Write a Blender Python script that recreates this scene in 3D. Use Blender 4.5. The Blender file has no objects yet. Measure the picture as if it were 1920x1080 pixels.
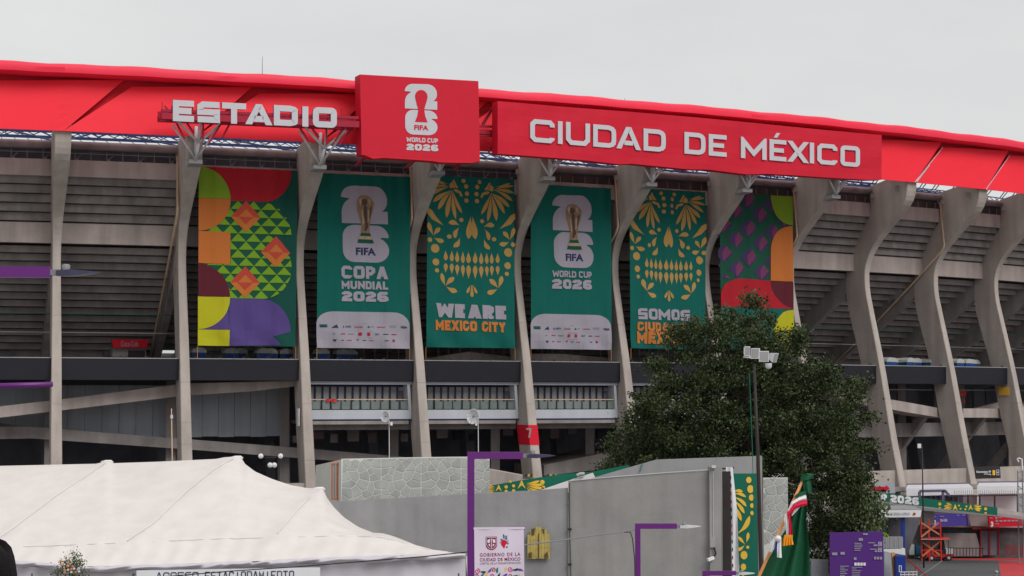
import bpy, bmesh, math, random
from mathutils import Vector, noise
random.seed(7)
SC = bpy.context.scene
COL = SC.collection
# ------------------------------------------------------------------ camera, sky, sun, exposure
F = 3500.0
CAMZ = 14.0
PITCH = math.atan(210.0 / F)
cd = bpy.data.cameras.new('camera'); cam = bpy.data.objects.new('camera', cd); COL.objects.link(cam)
cam.location = (0, 0, CAMZ); cam.rotation_euler = (math.pi / 2 + PITCH, 0, 0)
cd.sensor_width = 36; cd.lens = F / 1920 * 36; cd.clip_end = 6000; cd.clip_start = 0.2
SC.camera = cam
SUN_EL, SUN_AZ = math.radians(44), math.radians(143)      # azimuth measured from +Y towards +X
W = bpy.data.worlds.new('World'); SC.world = W; W.use_nodes = True
nt = W.node_tree; nt.nodes.clear()
o_ = nt.nodes.new('ShaderNodeOutputWorld'); bg = nt.nodes.new('ShaderNodeBackground')
sky = nt.nodes.new('ShaderNodeTexSky'); sky.sky_type = 'NISHITA'; sky.sun_disc = False
sky.sun_elevation = SUN_EL; sky.sun_rotation = SUN_AZ
skm = nt.nodes.new('ShaderNodeMix'); skm.data_type = 'RGBA'; skm.inputs['Factor'].default_value = 0.94
tc = nt.nodes.new('ShaderNodeTexCoord'); mp = nt.nodes.new('ShaderNodeMapping'); mp.inputs['Scale'].default_value = (1.6, 1.6, 5)
nz = nt.nodes.new('ShaderNodeTexNoise'); nz.inputs['Scale'].default_value = 2.3; nz.inputs['Detail'].default_value = 5
cr = nt.nodes.new('ShaderNodeValToRGB')
cr.color_ramp.elements[0].position = 0.3; cr.color_ramp.elements[0].color = (6.85, 6.85, 6.9, 1)
cr.color_ramp.elements[1].position = 0.72; cr.color_ramp.elements[1].color = (8.0, 7.93, 7.82, 1)
L = nt.links.new
L(tc.outputs['Generated'], mp.inputs['Vector']); L(mp.outputs[0], nz.inputs['Vector']); L(nz.outputs['Fac'], cr.inputs['Fac'])
L(sky.outputs[0], skm.inputs['A']); L(cr.outputs[0], skm.inputs['B']); L(skm.outputs['Result'], bg.inputs['Color'])
bg.inputs['Strength'].default_value = 0.1; L(bg.outputs[0], o_.inputs[0])
sd = bpy.data.lights.new('sun', 'SUN'); sun = bpy.data.objects.new('sun', sd); COL.objects.link(sun)
sd.energy = 2.0; sd.angle = math.radians(34); sd.color = (1, 0.965, 0.92)
sdir = Vector((math.sin(SUN_AZ) * math.cos(SUN_EL), math.cos(SUN_AZ) * math.cos(SUN_EL), math.sin(SUN_EL)))
sun.rotation_euler = sdir.to_track_quat('Z', 'Y').to_euler(); sun.location = (0, -20, 80)
vs = SC.view_settings; vs.view_transform = 'Standard'; vs.look = 'None'; vs.exposure = 0.0; vs.gamma = 1; vs.use_curve_mapping = False

# ------------------------------------------------------------------ measuring helpers
def ray(px, py):
    u = (px - 960) / F; v = (540 - py) / F
    dy = math.cos(PITCH) - v * math.sin(PITCH); dz = math.sin(PITCH) + v * math.cos(PITCH)
    return (u / dy, 1.0, dz / dy)
def at(px, py, Y):
    r = ray(px, py); return Vector((r[0] * Y, Y, CAMZ + r[2] * Y))
def hitline(px, py, A, B):
    """point of the vertical plane over the plan line A-B seen at a pixel: (s, z), s = 0 at A, 1 at B"""
    rx = ray(px, py); dx, dy = B[0] - A[0], B[1] - A[1]
    # A + s d = t (rx,1)
    det = dx * (-1) - dy * (-rx[0])
    s = ((-A[0]) * (-1) - (-A[1]) * (-rx[0])) / det
    t = A[1] + s * dy
    return s, CAMZ + rx[2] * t

# ------------------------------------------------------------------ materials
def S(r, g, b):
    f = lambda c: (c / 255 / 12.92) if c / 255 <= 0.04045 else ((c / 255 + 0.055) / 1.055) ** 2.4
    return (f(r), f(g), f(b))
MATS = {}
def mat(name, col, rough=0.8, var=0.12, scale=0.6, bump=0.0, bscale=8, metal=0, streak=0.0, spec=0.3, emit=None, trans=0.0, alpha=1.0, dirt=None, coat=0):
    m = bpy.data.materials.new(name); m.use_nodes = True; MATS[name] = m
    t = m.node_tree; b = t.nodes['Principled BSDF']; N = t.nodes.new; K = t.links.new
    b.inputs['Roughness'].default_value = rough; b.inputs['Metallic'].default_value = metal
    b.inputs['Specular IOR Level'].default_value = spec
    if coat: b.inputs['Coat Weight'].default_value = coat
    c = (*col, 1)
    tcn = N('ShaderNodeTexCoord'); n1 = N('ShaderNodeTexNoise'); n1.inputs['Scale'].default_value = scale; n1.inputs['Detail'].default_value = 8; n1.inputs['Roughness'].default_value = 0.62
    K(tcn.outputs['Object'], n1.inputs['Vector'])
    mr = N('ShaderNodeMapRange'); mr.inputs['From Min'].default_value = 0.25; mr.inputs['From Max'].default_value = 0.75
    mr.inputs['To Min'].default_value = 1 - var; mr.inputs['To Max'].default_value = 1 + var; K(n1.outputs['Fac'], mr.inputs['Value'])
    val = mr.outputs[0]
    if streak:
        mp2 = N('ShaderNodeMapping'); mp2.inputs['Scale'].default_value = (1.1, 1.1, 0.10); K(tcn.outputs['Object'], mp2.inputs['Vector'])
        n2 = N('ShaderNodeTexNoise'); n2.inputs['Scale'].default_value = 1.0; n2.inputs['Detail'].default_value = 6; K(mp2.outputs[0], n2.inputs['Vector'])
        m2 = N('ShaderNodeMapRange'); m2.inputs['From Min'].default_value = 0.35; m2.inputs['From Max'].default_value = 0.7
        m2.inputs['To Min'].default_value = 1 + streak * 0.4; m2.inputs['To Max'].default_value = 1 - streak; K(n2.outputs['Fac'], m2.inputs['Value'])
        mm = N('ShaderNodeMath'); mm.operation = 'MULTIPLY'; K(val, mm.inputs[0]); K(m2.outputs[0], mm.inputs[1]); val = mm.outputs[0]
    vm = N('ShaderNodeVectorMath'); vm.operation = 'SCALE'; vm.inputs[0].default_value = col; K(val, vm.inputs['Scale'])
    K(vm.outputs[0], b.inputs['Base Color'])
    if bump:
        n3 = N('ShaderNodeTexNoise'); n3.inputs['Scale'].default_value = bscale; n3.inputs['Detail'].default_value = 6; K(tcn.outputs['Object'], n3.inputs['Vector'])
        bp = N('ShaderNodeBump'); bp.inputs['Strength'].default_value = bump; bp.inputs['Distance'].default_value = 0.05; K(n3.outputs['Fac'], bp.inputs['Height']); K(bp.outputs[0], b.inputs['Normal'])
    if emit:
        b.inputs['Emission Color'].default_value = (*emit[0], 1); b.inputs['Emission Strength'].default_value = emit[1]
    if trans: b.inputs['Transmission Weight'].default_value = trans
    if alpha < 1: b.inputs['Alpha'].default_value = alpha
    return m
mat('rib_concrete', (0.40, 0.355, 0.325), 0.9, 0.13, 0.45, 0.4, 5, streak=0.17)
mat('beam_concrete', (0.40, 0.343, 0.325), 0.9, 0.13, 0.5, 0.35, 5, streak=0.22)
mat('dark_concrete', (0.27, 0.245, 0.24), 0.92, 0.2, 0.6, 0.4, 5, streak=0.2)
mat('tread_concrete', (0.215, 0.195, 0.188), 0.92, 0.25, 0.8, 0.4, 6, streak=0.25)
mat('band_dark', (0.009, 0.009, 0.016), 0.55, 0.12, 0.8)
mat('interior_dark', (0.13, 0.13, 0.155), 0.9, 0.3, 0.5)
mat('panel_bluegrey', (0.38, 0.41, 0.46), 0.7, 0.10, 0.5, streak=0.15)
mat('flat_lilac', (0.66, 0.58, 0.70), 0.7, 0.04, 0.5); mat('ink_violetlight', (0.35, 0.22, 0.55), 0.7); mat('ink_pinkbright', (0.6, 0.02, 0.25), 0.7); mat('ink_purplebright', (0.16, 0.04, 0.36), 0.7); mat('flat_white', (0.72, 0.72, 0.76), 0.7, 0.04, 0.5); mat('flat_green', (0.004, 0.13, 0.085), 0.7, 0.05, 0.5); mat('fascia_red', (0.83, 0.015, 0.036), 0.6, 0.05, 0.25, 0.12, 1.2)
mat('rim_red', (0.80, 0.025, 0.065), 0.5, 0.06, 0.4, 0.1, 2)
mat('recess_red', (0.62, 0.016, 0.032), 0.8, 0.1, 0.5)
mat('box_red', (0.57, 0.006, 0.028), 0.65, 0.05, 0.3, 0.15, 1.3)
mat('truss_red', (0.34, 0.010, 0.035), 0.6, 0.1, 1)
mat('letter_white', (0.52, 0.52, 0.56), 0.55, 0.04, 1)
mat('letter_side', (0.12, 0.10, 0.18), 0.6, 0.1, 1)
mat('white_steel', (0.62, 0.62, 0.64), 0.5, 0.1, 1, streak=0.15)
mat('truss_blue', (0.02, 0.035, 0.13), 0.5, 0.15, 1)
mat('gutter', (0.30, 0.24, 0.25), 0.6, 0.15, 0.6, streak=0.25)
mat('brown_panel', (0.15, 0.105, 0.11), 0.75, 0.2, 0.6, streak=0.2)
mat('pipe_beige', (0.55, 0.40, 0.28), 0.6, 0.15, 1, streak=0.2)
mat('grey_steel', (0.20, 0.20, 0.22), 0.5, 0.1, 1)
mat('black_steel', (0.03, 0.025, 0.025), 0.6, 0.2, 1)
# banner inks, most with the unbuilt roof's shade worked into their colour
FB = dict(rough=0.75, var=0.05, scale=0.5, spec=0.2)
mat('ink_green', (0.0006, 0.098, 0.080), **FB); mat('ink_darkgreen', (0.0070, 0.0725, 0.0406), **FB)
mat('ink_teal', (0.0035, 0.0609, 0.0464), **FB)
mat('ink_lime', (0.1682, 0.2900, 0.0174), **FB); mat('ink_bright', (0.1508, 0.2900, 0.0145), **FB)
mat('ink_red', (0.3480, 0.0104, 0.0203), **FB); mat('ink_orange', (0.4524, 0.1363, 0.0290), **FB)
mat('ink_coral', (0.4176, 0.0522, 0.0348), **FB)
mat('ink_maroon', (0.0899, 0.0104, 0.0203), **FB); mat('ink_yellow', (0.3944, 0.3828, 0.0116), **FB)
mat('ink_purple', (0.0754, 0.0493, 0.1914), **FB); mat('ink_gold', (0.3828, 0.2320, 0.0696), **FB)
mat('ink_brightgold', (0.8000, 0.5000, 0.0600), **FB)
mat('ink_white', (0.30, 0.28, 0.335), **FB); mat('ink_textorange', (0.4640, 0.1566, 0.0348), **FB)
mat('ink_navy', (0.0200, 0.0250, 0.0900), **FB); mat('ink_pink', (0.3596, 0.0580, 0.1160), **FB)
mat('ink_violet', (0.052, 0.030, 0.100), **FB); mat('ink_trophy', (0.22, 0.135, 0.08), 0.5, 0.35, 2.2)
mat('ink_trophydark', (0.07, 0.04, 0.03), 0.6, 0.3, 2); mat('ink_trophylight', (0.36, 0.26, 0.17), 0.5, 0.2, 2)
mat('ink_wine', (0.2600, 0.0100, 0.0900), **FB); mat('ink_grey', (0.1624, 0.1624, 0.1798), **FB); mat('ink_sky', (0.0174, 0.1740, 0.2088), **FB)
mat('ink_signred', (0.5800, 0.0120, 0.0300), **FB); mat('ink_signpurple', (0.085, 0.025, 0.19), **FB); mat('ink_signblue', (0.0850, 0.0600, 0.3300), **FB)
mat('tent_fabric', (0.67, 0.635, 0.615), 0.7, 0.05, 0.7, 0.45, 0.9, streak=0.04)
mat('tent_shade', (0.55, 0.53, 0.58), 0.7, 0.04, 0.4, 0.3, 2)  # darker, cooler copy of the tent cloth with shade put into its colour
mat('tent_seam', (0.74, 0.71, 0.70), 0.7, 0.04, 0.4)
mat('wall_grey', (0.26, 0.26, 0.268), 0.9, 0.15, 0.5, 0.2, 6, streak=0.10)
mat('wall_warm', (0.265, 0.26, 0.257), 0.9, 0.17, 0.35, 0.25, 6, streak=0.10)
mat('wall_light', (0.31, 0.31, 0.315), 0.9, 0.06, 0.5, 0.2, 6, streak=0.08)
mat('stone_face', (0.40, 0.41, 0.395), 0.85, 0.15, 1.2, 0.3, 6)
mat('stone_face_dark', (0.35, 0.365, 0.35), 0.85, 0.2, 1.2, 0.3, 6)
mat('grout', (0.62, 0.64, 0.60), 0.85, 0.06, 1)
mat('purple_paint', (0.115, 0.009, 0.165), 0.42, 0.06, 1, spec=0.5)
mat('lamp_dark', (0.05, 0.045, 0.09), 0.4, 0.1, 1)
mat('wood_plank', (0.42, 0.33, 0.10), 0.8, 0.35, 2.5, 0.4, 12, streak=0.3)
mat('wood_dark', (0.10, 0.065, 0.02), 0.8, 0.3, 3)
mat('wood_pole', (0.62, 0.27, 0.09), 0.6, 0.15, 4)
mat('bark', (0.07, 0.055, 0.045), 0.95, 0.3, 3, 0.6, 10)
mat('plaza_concrete', (0.25, 0.238, 0.225), 0.9, 0.15, 0.1, 0.2, 4); mat('asphalt', (0.10, 0.105, 0.11), 0.92, 0.22, 0.2, 0.3, 5)
mat('red_paving', (0.50, 0.055, 0.065), 0.9, 0.15, 0.4, 0.2, 6)
mat('toilet_blue', (0.01, 0.085, 0.16), 0.5, 0.1, 1); mat('toilet_white', (0.40, 0.41, 0.41), 0.5, 0.05, 1)
mat('glass_grey', (0.24, 0.24, 0.235), 0.25, 0.2, 0.5, spec=0.6)
mat('glass_green', (0.15, 0.19, 0.18), 0.2, 0.2, 0.6, spec=0.6)
mat('frame_blue', (0.012, 0.02, 0.075), 0.5, 0.1, 1)
mat('balcony_white', (0.46, 0.48, 0.53), 0.5, 0.05, 1, streak=0.08)
mat('awning_white', (0.70, 0.71, 0.74), 0.6, 0.04, 1)
mat('gate_red', (0.26, 0.015, 0.02), 0.6, 0.1, 1); mat('safety_red', (0.50, 0.025, 0.02), 0.5, 0.1, 1); mat('safety_orange', (0.48, 0.17, 0.08), 0.5, 0.1, 1)
mat('blue_paint', (0.01, 0.035, 0.26), 0.5, 0.1, 1)
mat('yellow_paint', (0.72, 0.42, 0.05), 0.6, 0.1, 1)
mat('rock_dark', (0.09, 0.09, 0.095), 0.95, 0.45, 1.6, 0.8, 3)
mat('daylight_glow', (0.7, 0.75, 0.75), 0.5, 0.05, 1, emit=((0.8, 0.85, 0.82), 0.7))  # glowing panel stands in for daylight seen through an opening
mat('skin', (0.35, 0.2, 0.14), 0.6, 0.05, 5); mat('hair', (0.006, 0.004, 0.006), 0.7, 0.3, 30, 0.2, 60, spec=0.1); mat('cloth_dark', (0.03, 0.035, 0.06), 0.85, 0.1, 4)
mat('flag_green', (0.006, 0.082, 0.036), 0.7, 0.08, 3, 0.2, 20); mat('flag_white', (0.75, 0.74, 0.76), 0.7, 0.05, 3, 0.2, 20); mat('flag_red', (0.72, 0.012, 0.06), 0.7, 0.06, 3, 0.2, 20)
mat('fringe_gold', (0.85, 0.36, 0.02), 0.7, 0.2, 20)
def leafmat(name, c1, c2):
    m = bpy.data.materials.new(name); m.use_nodes = True; MATS[name] = m
    t = m.node_tree; b = t.nodes['Principled BSDF']; b.inputs['Roughness'].default_value = 0.55; b.inputs['Specular IOR Level'].default_value = 0.25
    g = t.nodes.new('ShaderNodeNewGeometry'); r = t.nodes.new('ShaderNodeValToRGB')
    r.color_ramp.elements[0].color = (*c1, 1); r.color_ramp.elements[1].color = (*c2, 1)
    t.links.new(g.outputs['Random Per Island'], r.inputs['Fac']); t.links.new(r.outputs[0], b.inputs['Base Color'])
    return m
leafmat('leaf_dark', (0.018, 0.032, 0.012), (0.075, 0.098, 0.038))
leafmat('leaf_pale', (0.035, 0.055, 0.022), (0.11, 0.14, 0.06))

# ------------------------------------------------------------------ object helpers
ORG = {}
def tagp(o, label=None, cat=None, group=None, kind=None):
    if label: o['label'] = label
    if cat: o['category'] = cat
    if group: o['group'] = group
    if kind: o['kind'] = kind
    return o
def thing(name, label, cat, loc=(0, 0, 0), group=None, rz=0):
    o = bpy.data.objects.new(name, None); COL.objects.link(o); o.location = loc; o.rotation_euler = (0, 0, rz)
    o.empty_display_size = 0.3; ORG[o.name] = Vector(loc); return tagp(o, label, cat, group)
class MB:
    """collects shapes for one mesh object"""
    def __init__(s): s.v = []; s.f = []; s.mi = []; s.smooth = False
    def add(s, vs, fs, mi=0):
        n = len(s.v); s.v += [tuple(v) for v in vs]; s.f += [tuple(i + n for i in f) for f in fs]; s.mi += [mi] * len(fs); return s
    def hexa(s, p, mi=0):  # p: 4 bottom ccw + 4 top
        return s.add(p, [(0, 3, 2, 1), (4, 5, 6, 7), (0, 1, 5, 4), (1, 2, 6, 5), (2, 3, 7, 6), (3, 0, 4, 7)], mi)
    def box(s, c, h, rz=0, mi=0):
        c = Vector(c); ca, sa = math.cos(rz), math.sin(rz); p = []
        for z in (-h[2], h[2]):
            for x, y in ((-h[0], -h[1]), (h[0], -h[1]), (h[0], h[1]), (-h[0], h[1])):
                p.append((c.x + x * ca - y * sa, c.y + x * sa + y * ca, c.z + z))
        return s.hexa(p, mi)
    def bb(s, a, b, mi=0):
        a, b = Vector(a), Vector(b); return s.box((a + b) / 2, [(abs(b[i] - a[i]) / 2) for i in range(3)], 0, mi)
    def bar(s, a, b, w, d=None, mi=0, up=(0, 0, 1)):
        a, b = Vector(a), Vector(b); d = d or w; ax = (b - a).normalized(); u = Vector(up)
        if abs(ax.dot(u)) > 0.98: u = Vector((1, 0, 0))
        x = ax.cross(u).normalized() * (w / 2); y = x.cross(ax).normalized() * (d / 2)
        p = [a - x - y, a + x - y, a + x + y, a - x + y, b - x - y, b + x - y, b + x + y, b - x + y]
        return s.hexa(p, mi)
    def tube(s, pts, r, n=8, mi=0, cap=True):
        pts = [Vector(p) for p in pts]; rs = r if isinstance(r, (list, tuple)) else [r] * len(pts); base = len(s.v); m = len(pts)
        ref = None
        for i, p in enumerate(pts):
            t = (pts[min(i + 1, m - 1)] - pts[max(i - 1, 0)]).normalized()
            if ref is None:
                ref = Vector((0, 0, 1)) if abs(t.z) < 0.9 else Vector((1, 0, 0))
            x = t.cross(ref).normalized(); y = x.cross(t).normalized(); ref = y
            for k in range(n):
                a = 2 * math.pi * k / n; s.v.append(tuple(p + (x * math.cos(a) + y * math.sin(a)) * rs[i]))
        for i in range(m - 1):
            for k in range(n):
                a = base + i * n + k; b = base + i * n + (k + 1) % n; s.f.append((a, b, b + n, a + n)); s.mi.append(mi)
        if cap:
            s.f.append(tuple(base + k for k in range(n))[::-1]); s.f.append(tuple(base + (m - 1) * n + k for k in range(n))); s.mi += [mi, mi]
        return s
    def lathe(s, c, ax, prof, n=16, mi=0):
        """prof: list of (distance along ax, radius)"""
        c = Vector(c); ax = Vector(ax).normalized()
        pts = [c + ax * d for d, _ in prof]; base = len(s.v)
        ref = Vector((0, 0, 1)) if abs(ax.z) < 0.9 else Vector((1, 0, 0)); x = ax.cross(ref).normalized(); y = x.cross(ax)
        for p, (_, r) in zip(pts, prof):
            for k in range(n):
                a = 2 * math.pi * k / n; s.v.append(tuple(p + (x * math.cos(a) + y * math.sin(a)) * max(r, 1e-4)))
        for i in range(len(prof) - 1):
            for k in range(n):
                a = base + i * n + k; b = base + i * n + (k + 1) % n; s.f.append((a, b, b + n, a + n)); s.mi.append(mi)
        return s
    def build(s, name, m, parent=None, smooth=None, **kw):
        me = bpy.data.meshes.new(name); off = Vector((0, 0, 0))
        root = parent
        if parent is not None:
            while root.parent is not None: root = root.parent
            if root.name in ORG and not s_local[0]: off = ORG[root.name]
        vs_ = [(v[0] - off.x, v[1] - off.y, v[2] - off.z) for v in s.v]
        me.from_pydata(vs_, [], s.f)
        for mm in (m if isinstance(m, (list, tuple)) else [m]): me.materials.append(MATS[mm])
        if any(s.mi): me.polygons.foreach_set('material_index', s.mi)
        sm = s.smooth if smooth is None else smooth
        if sm:
            me.polygons.foreach_set('use_smooth', [True] * len(me.polygons))
        me.update()
        o = bpy.data.objects.new(name, me); COL.objects.link(o)
        if parent is not None: o.parent = parent
        if sm == 'auto':
            try: me.set_sharp_from_angle(angle=math.radians(35))
            except Exception: pass
        return tagp(o, **kw)
s_local = [False]
def grid(pts, closed=False):
    """rows of points -> verts, faces"""
    n = len(pts[0]); vs_ = [p for r in pts for p in r]; fs = []
    for i in range(len(pts) - 1):
        for j in range(n - 1):
            a = i * n + j; fs.append((a, a + 1, a + n + 1, a + n))
    return vs_, fs

# ------------------------------------------------------------------ flat artwork helpers (2-D shapes)
def circ(cx, cy, r, n=20, ry=None):
    ry = ry or r; return [(cx + r * math.cos(2 * math.pi * k / n), cy + ry * math.sin(2 * math.pi * k / n)) for k in range(n)]
def arc(cx, cy, rx, ry, a0, a1, n=12):
    return [(cx + rx * math.cos(math.radians(a0 + (a1 - a0) * k / n)), cy + ry * math.sin(math.radians(a0 + (a1 - a0) * k / n))) for k in range(n + 1)]
def drop(x0, y0, x1, y1, w, bend=0.0, n=10):
    """teardrop: pointed at (x0,y0), round end reaching (x1,y1), greatest width w"""
    L_ = math.hypot(x1 - x0, y1 - y0); ux, uy = (x1 - x0) / L_, (y1 - y0) / L_; nx, ny = -uy, ux
    left, right = [], []
    for i in range(n + 1):
        t = i / n; r = w / 2 * (math.sin(math.pi * min(1, t ** 1.35 * 1.0)) ** 0.75 if 0 < t < 1 else 0)
        r = w / 2 * (math.sin(math.pi * t ** 1.7) ** 0.8 if 0 < t < 1 else 0)
        b = bend * math.sin(math.pi * t)
        cx = x0 + ux * L_ * t + nx * b; cy = y0 + uy * L_ * t + ny * b
        left.append((cx + nx * r, cy + ny * r)); right.append((cx - nx * r, cy - ny * r))
    return [left[0]] + left[1:-1] + [left[-1]] + right[1:-1][::-1]
def clip(poly, reg):
    """clip polygon by a convex polygon"""
    ar = sum(reg[i][0] * reg[(i + 1) % len(reg)][1] - reg[(i + 1) % len(reg)][0] * reg[i][1] for i in range(len(reg)))
    R_ = reg if ar > 0 else reg[::-1]; out = poly
    for i in range(len(R_)):
        a, b = R_[i], R_[(i + 1) % len(R_)]
        if abs(a[0] - b[0]) + abs(a[1] - b[1]) < 1e-9: continue
        f = lambda p: (b[0] - a[0]) * (p[1] - a[1]) - (b[1] - a[1]) * (p[0] - a[0])
        inp, out = out, []
        for j in range(len(inp)):
            p, q = inp[j], inp[(j + 1) % len(inp)]; fp, fq = f(p), f(q)
            if fp >= 0: out.append(p)
            if (fp > 0 and fq < 0) or (fp < 0 and fq > 0):
                t = fp / (fp - fq); out.append((p[0] + (q[0] - p[0]) * t, p[1] + (q[1] - p[1]) * t))
        if len(out) < 3: return []
    return out
def ribbon(pl, w, closed=False):
    """constant-width mitred stroke along a polyline -> list of quads"""
    n = len(pl); lo, hi = [], []
    for i, p in enumerate(pl):
        a = pl[i - 1] if (i > 0 or closed) else None; b = pl[(i + 1) % n] if (i < n - 1 or closed) else None
        def nrm(p, q):
            d = math.hypot(q[0] - p[0], q[1] - p[1]); return (-(q[1] - p[1]) / d, (q[0] - p[0]) / d)
        if a is None: nx, ny = nrm(p, b); k = 1
        elif b is None: nx, ny = nrm(a, p); k = 1
        else:
            n1, n2 = nrm(a, p), nrm(p, b); nx, ny = n1[0] + n2[0], n1[1] + n2[1]; l = math.hypot(nx, ny); nx /= l; ny /= l; k = 1 / max(0.35, nx * n1[0] + ny * n1[1])
        lo.append((p[0] - nx * w / 2 * k, p[1] - ny * w / 2 * k)); hi.append((p[0] + nx * w / 2 * k, p[1] + ny * w / 2 * k))
    m = n if closed else n - 1
    return [[lo[i], lo[(i + 1) % n], hi[(i + 1) % n], hi[i]] for i in range(m)]
_font = {}
def text_tris(s, bold=0.0, spacing=1.0):
    key = (s, bold, spacing)
    if key not in _font:
        cu = bpy.data.curves.new('txt', 'FONT'); cu.body = s; cu.offset = bold; cu.space_character = spacing; cu.resolution_u = 3
        ob = bpy.data.objects.new('txt', cu); me = bpy.data.meshes.new_from_object(ob)
        vs_ = [(v.co.x, v.co.y) for v in me.vertices]; fs = [[vs_[i] for i in p.vertices] for p in me.polygons]
        bpy.data.objects.remove(ob); bpy.data.curves.remove(cu); bpy.data.meshes.remove(me)
        _font[key] = fs
    return _font[key]
def text_in(s, x0, y0, x1, y1, bold=0.0, spacing=1.0, slant=0.0):
    """text fitted in a box; y0 = top, y1 = bottom, in whatever units (y down)"""
    fs = text_tris(s, bold, spacing)
    xs = [p[0] for f in fs for p in f]; ys = [p[1] for f in fs for p in f]
    a, b, c, d = min(xs), max(xs), min(ys), max(ys)
    return [[(x0 + (p[0] - a) / (b - a) * (x1 - x0), y1 + (p[1] - c) / (d - c) * (y0 - y1) + slant * ((p[0] - a) / (b - a))) for p in f] for f in fs]
def decal(name, polys, mapper, m, parent, layer=1, cut=None, thick=0, **kw):
    """2-D polygons laid on a surface. mapper((x,y), lift) -> 3-D point. cut = spacing of extra edges so it follows folds"""
    bm = bmesh.new()
    for p in polys:
        q = []
        for a in p:
            if not q or abs(a[0] - q[-1][0]) + abs(a[1] - q[-1][1]) > 1e-6: q.append(a)
        if len(q) > 2 and abs(q[0][0] - q[-1][0]) + abs(q[0][1] - q[-1][1]) < 1e-6: q.pop()
        if len(q) < 3: continue
        try: bm.faces.new([bm.verts.new((a[0], a[1], 0)) for a in q])
        except ValueError: pass
    bmesh.ops.triangulate(bm, faces=[f for f in bm.faces if len(f.verts) > 4])
    if cut:
        xs = [v.co.x for v in bm.verts]; ys = [v.co.y for v in bm.verts]
        for ax, lo, hi, st in ((0, min(xs), max(xs), cut[0]), (1, min(ys), max(ys), cut[1])):
            k = math.floor(lo / st) + 1
            while k * st < hi:
                nrm = (1, 0, 0) if ax == 0 else (0, 1, 0); co = (k * st, 0, 0) if ax == 0 else (0, k * st, 0)
                bmesh.ops.bisect_plane(bm, geom=bm.verts[:] + bm.edges[:] + bm.faces[:], plane_co=co, plane_no=nrm, dist=1e-7)
                k += 1
    mb = MB(); idx = {v: i for i, v in enumerate(bm.verts)}
    mb.v = [tuple(mapper((v.co.x, v.co.y), 0.03 * layer)) for v in bm.verts]
    for f in bm.faces: mb.f.append(tuple(idx[v] for v in f.verts)); mb.mi.append(0)
    bm.free()
    return mb.build(name, m, parent, **kw)
# ------------------------------------------------------------------ the ring of the stadium
D0 = 140.0
def ang(k): return 0.2977 + 0.03 * k + 0.0023 * k * (k - 1) / 2
PX = [106, 341.5, 562.5, 774, 971, 1154, 1325, 1484, 1626, 1755, 1868]
RB = {}
X_, Y_ = -0.2433 * D0, D0
ms = []
for k in range(18):
    ms.append((X_, Y_, ang(k))); am = (ang(k) + ang(k + 1)) / 2; X_ += 0.066 * D0 * math.cos(am); Y_ += 0.066 * D0 * math.sin(am)
for k, (x, y, a) in enumerate(ms):
    if k < len(PX): x = ray(PX[k], 505)[0] * y
    RB[k + 1] = (x, y, a)
x, y, a = RB[1]
for k in (0, -1, -2):
    a -= 0.028; x -= 9.2 * math.cos(a); y -= 9.2 * math.sin(a); RB[k] = (x, y, a)
def ringpt(s, o, z=0.0):
    """s runs along the ribs, o outward from the rib's neck, z above camera height"""
    k = int(math.floor(s)); k = max(-2, min(17, k)); t = s - k
    q = []
    for j in (k, k + 1):
        x, y, a = RB[j]; q.append((x + math.sin(a) * o, y - math.cos(a) * o))
    return Vector((q[0][0] * (1 - t) + q[1][0] * t, q[0][1] * (1 - t) + q[1][1] * t, CAMZ + z))
def ribpt(k, o, z, w=0.0):
    x, y, a = RB[k]; return Vector((x + math.sin(a) * o + math.cos(a) * w, y - math.cos(a) * o + math.sin(a) * w, CAMZ + z))
def bayhit(k, px, py, o):
    A, B = ringpt(k, o), ringpt(k + 0.99999, o); s, z = hitline(px, py, A, B); return k + s, z - CAMZ
def ringbox(mb, s0, s1, o0, o1, z0, z1, mi=0, n=1):
    for i in range(n):
        a = s0 + (s1 - s0) * i / n; b = s0 + (s1 - s0) * (i + 1) / n
        mb.hexa([ringpt(a, o0, z0), ringpt(b, o0, z0), ringpt(b, o1, z0), ringpt(a, o1, z0), ringpt(a, o0, z1), ringpt(b, o0, z1), ringpt(b, o1, z1), ringpt(a, o1, z1)], mi)
    return mb
def interp(tab, z):
    tab = sorted(tab); n = len(tab)
    if z <= tab[0][0]: return tab[0][1]
    if z >= tab[-1][0]: return tab[-1][1]
    for i in range(n - 1):
        if tab[i][0] <= z <= tab[i + 1][0]:
            h = tab[i + 1][0] - tab[i][0]; t = (z - tab[i][0]) / h
            m0 = (tab[i + 1][1] - tab[i - 1][1]) / (tab[i + 1][0] - tab[i - 1][0]) if i > 0 else (tab[i + 1][1] - tab[i][1]) / h
            m1 = (tab[i + 2][1] - tab[i][1]) / (tab[i + 2][0] - tab[i][0]) if i < n - 2 else (tab[i + 1][1] - tab[i][1]) / h
            return (2 * t ** 3 - 3 * t * t + 1) * tab[i][1] + (t ** 3 - 2 * t * t + t) * h * m0 + (-2 * t ** 3 + 3 * t * t) * tab[i + 1][1] + (t ** 3 - t * t) * h * m1
OUT = [(20.4, 5.55), (19.2, 5.7), (17.9, 5.35), (16.9, 4.4), (15.8, 3.05), (14.3, 1.4), (13.3, 0.6), (12.25, 0.12), (11.2, 0), (9.8, 0.12), (8.4, 0.45), (6.4, 0.95), (3.2, 1.75), (0.6, 2.3), (-3.7, 3.2), (-6.2, 3.8), (-9, 4.4), (-14, 5.4)]
INN = [(20.4, 0.95), (17, 0.95), (15.6, -0.2), (13.5, -1.7), (11.8, -2.3), (9.5, -2.35), (7.4, -1.85), (3.9, -0.7), (-0.6, 0.3), (-6.1, 1.75), (-9, 2.5), (-14, 3.6)]
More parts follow.
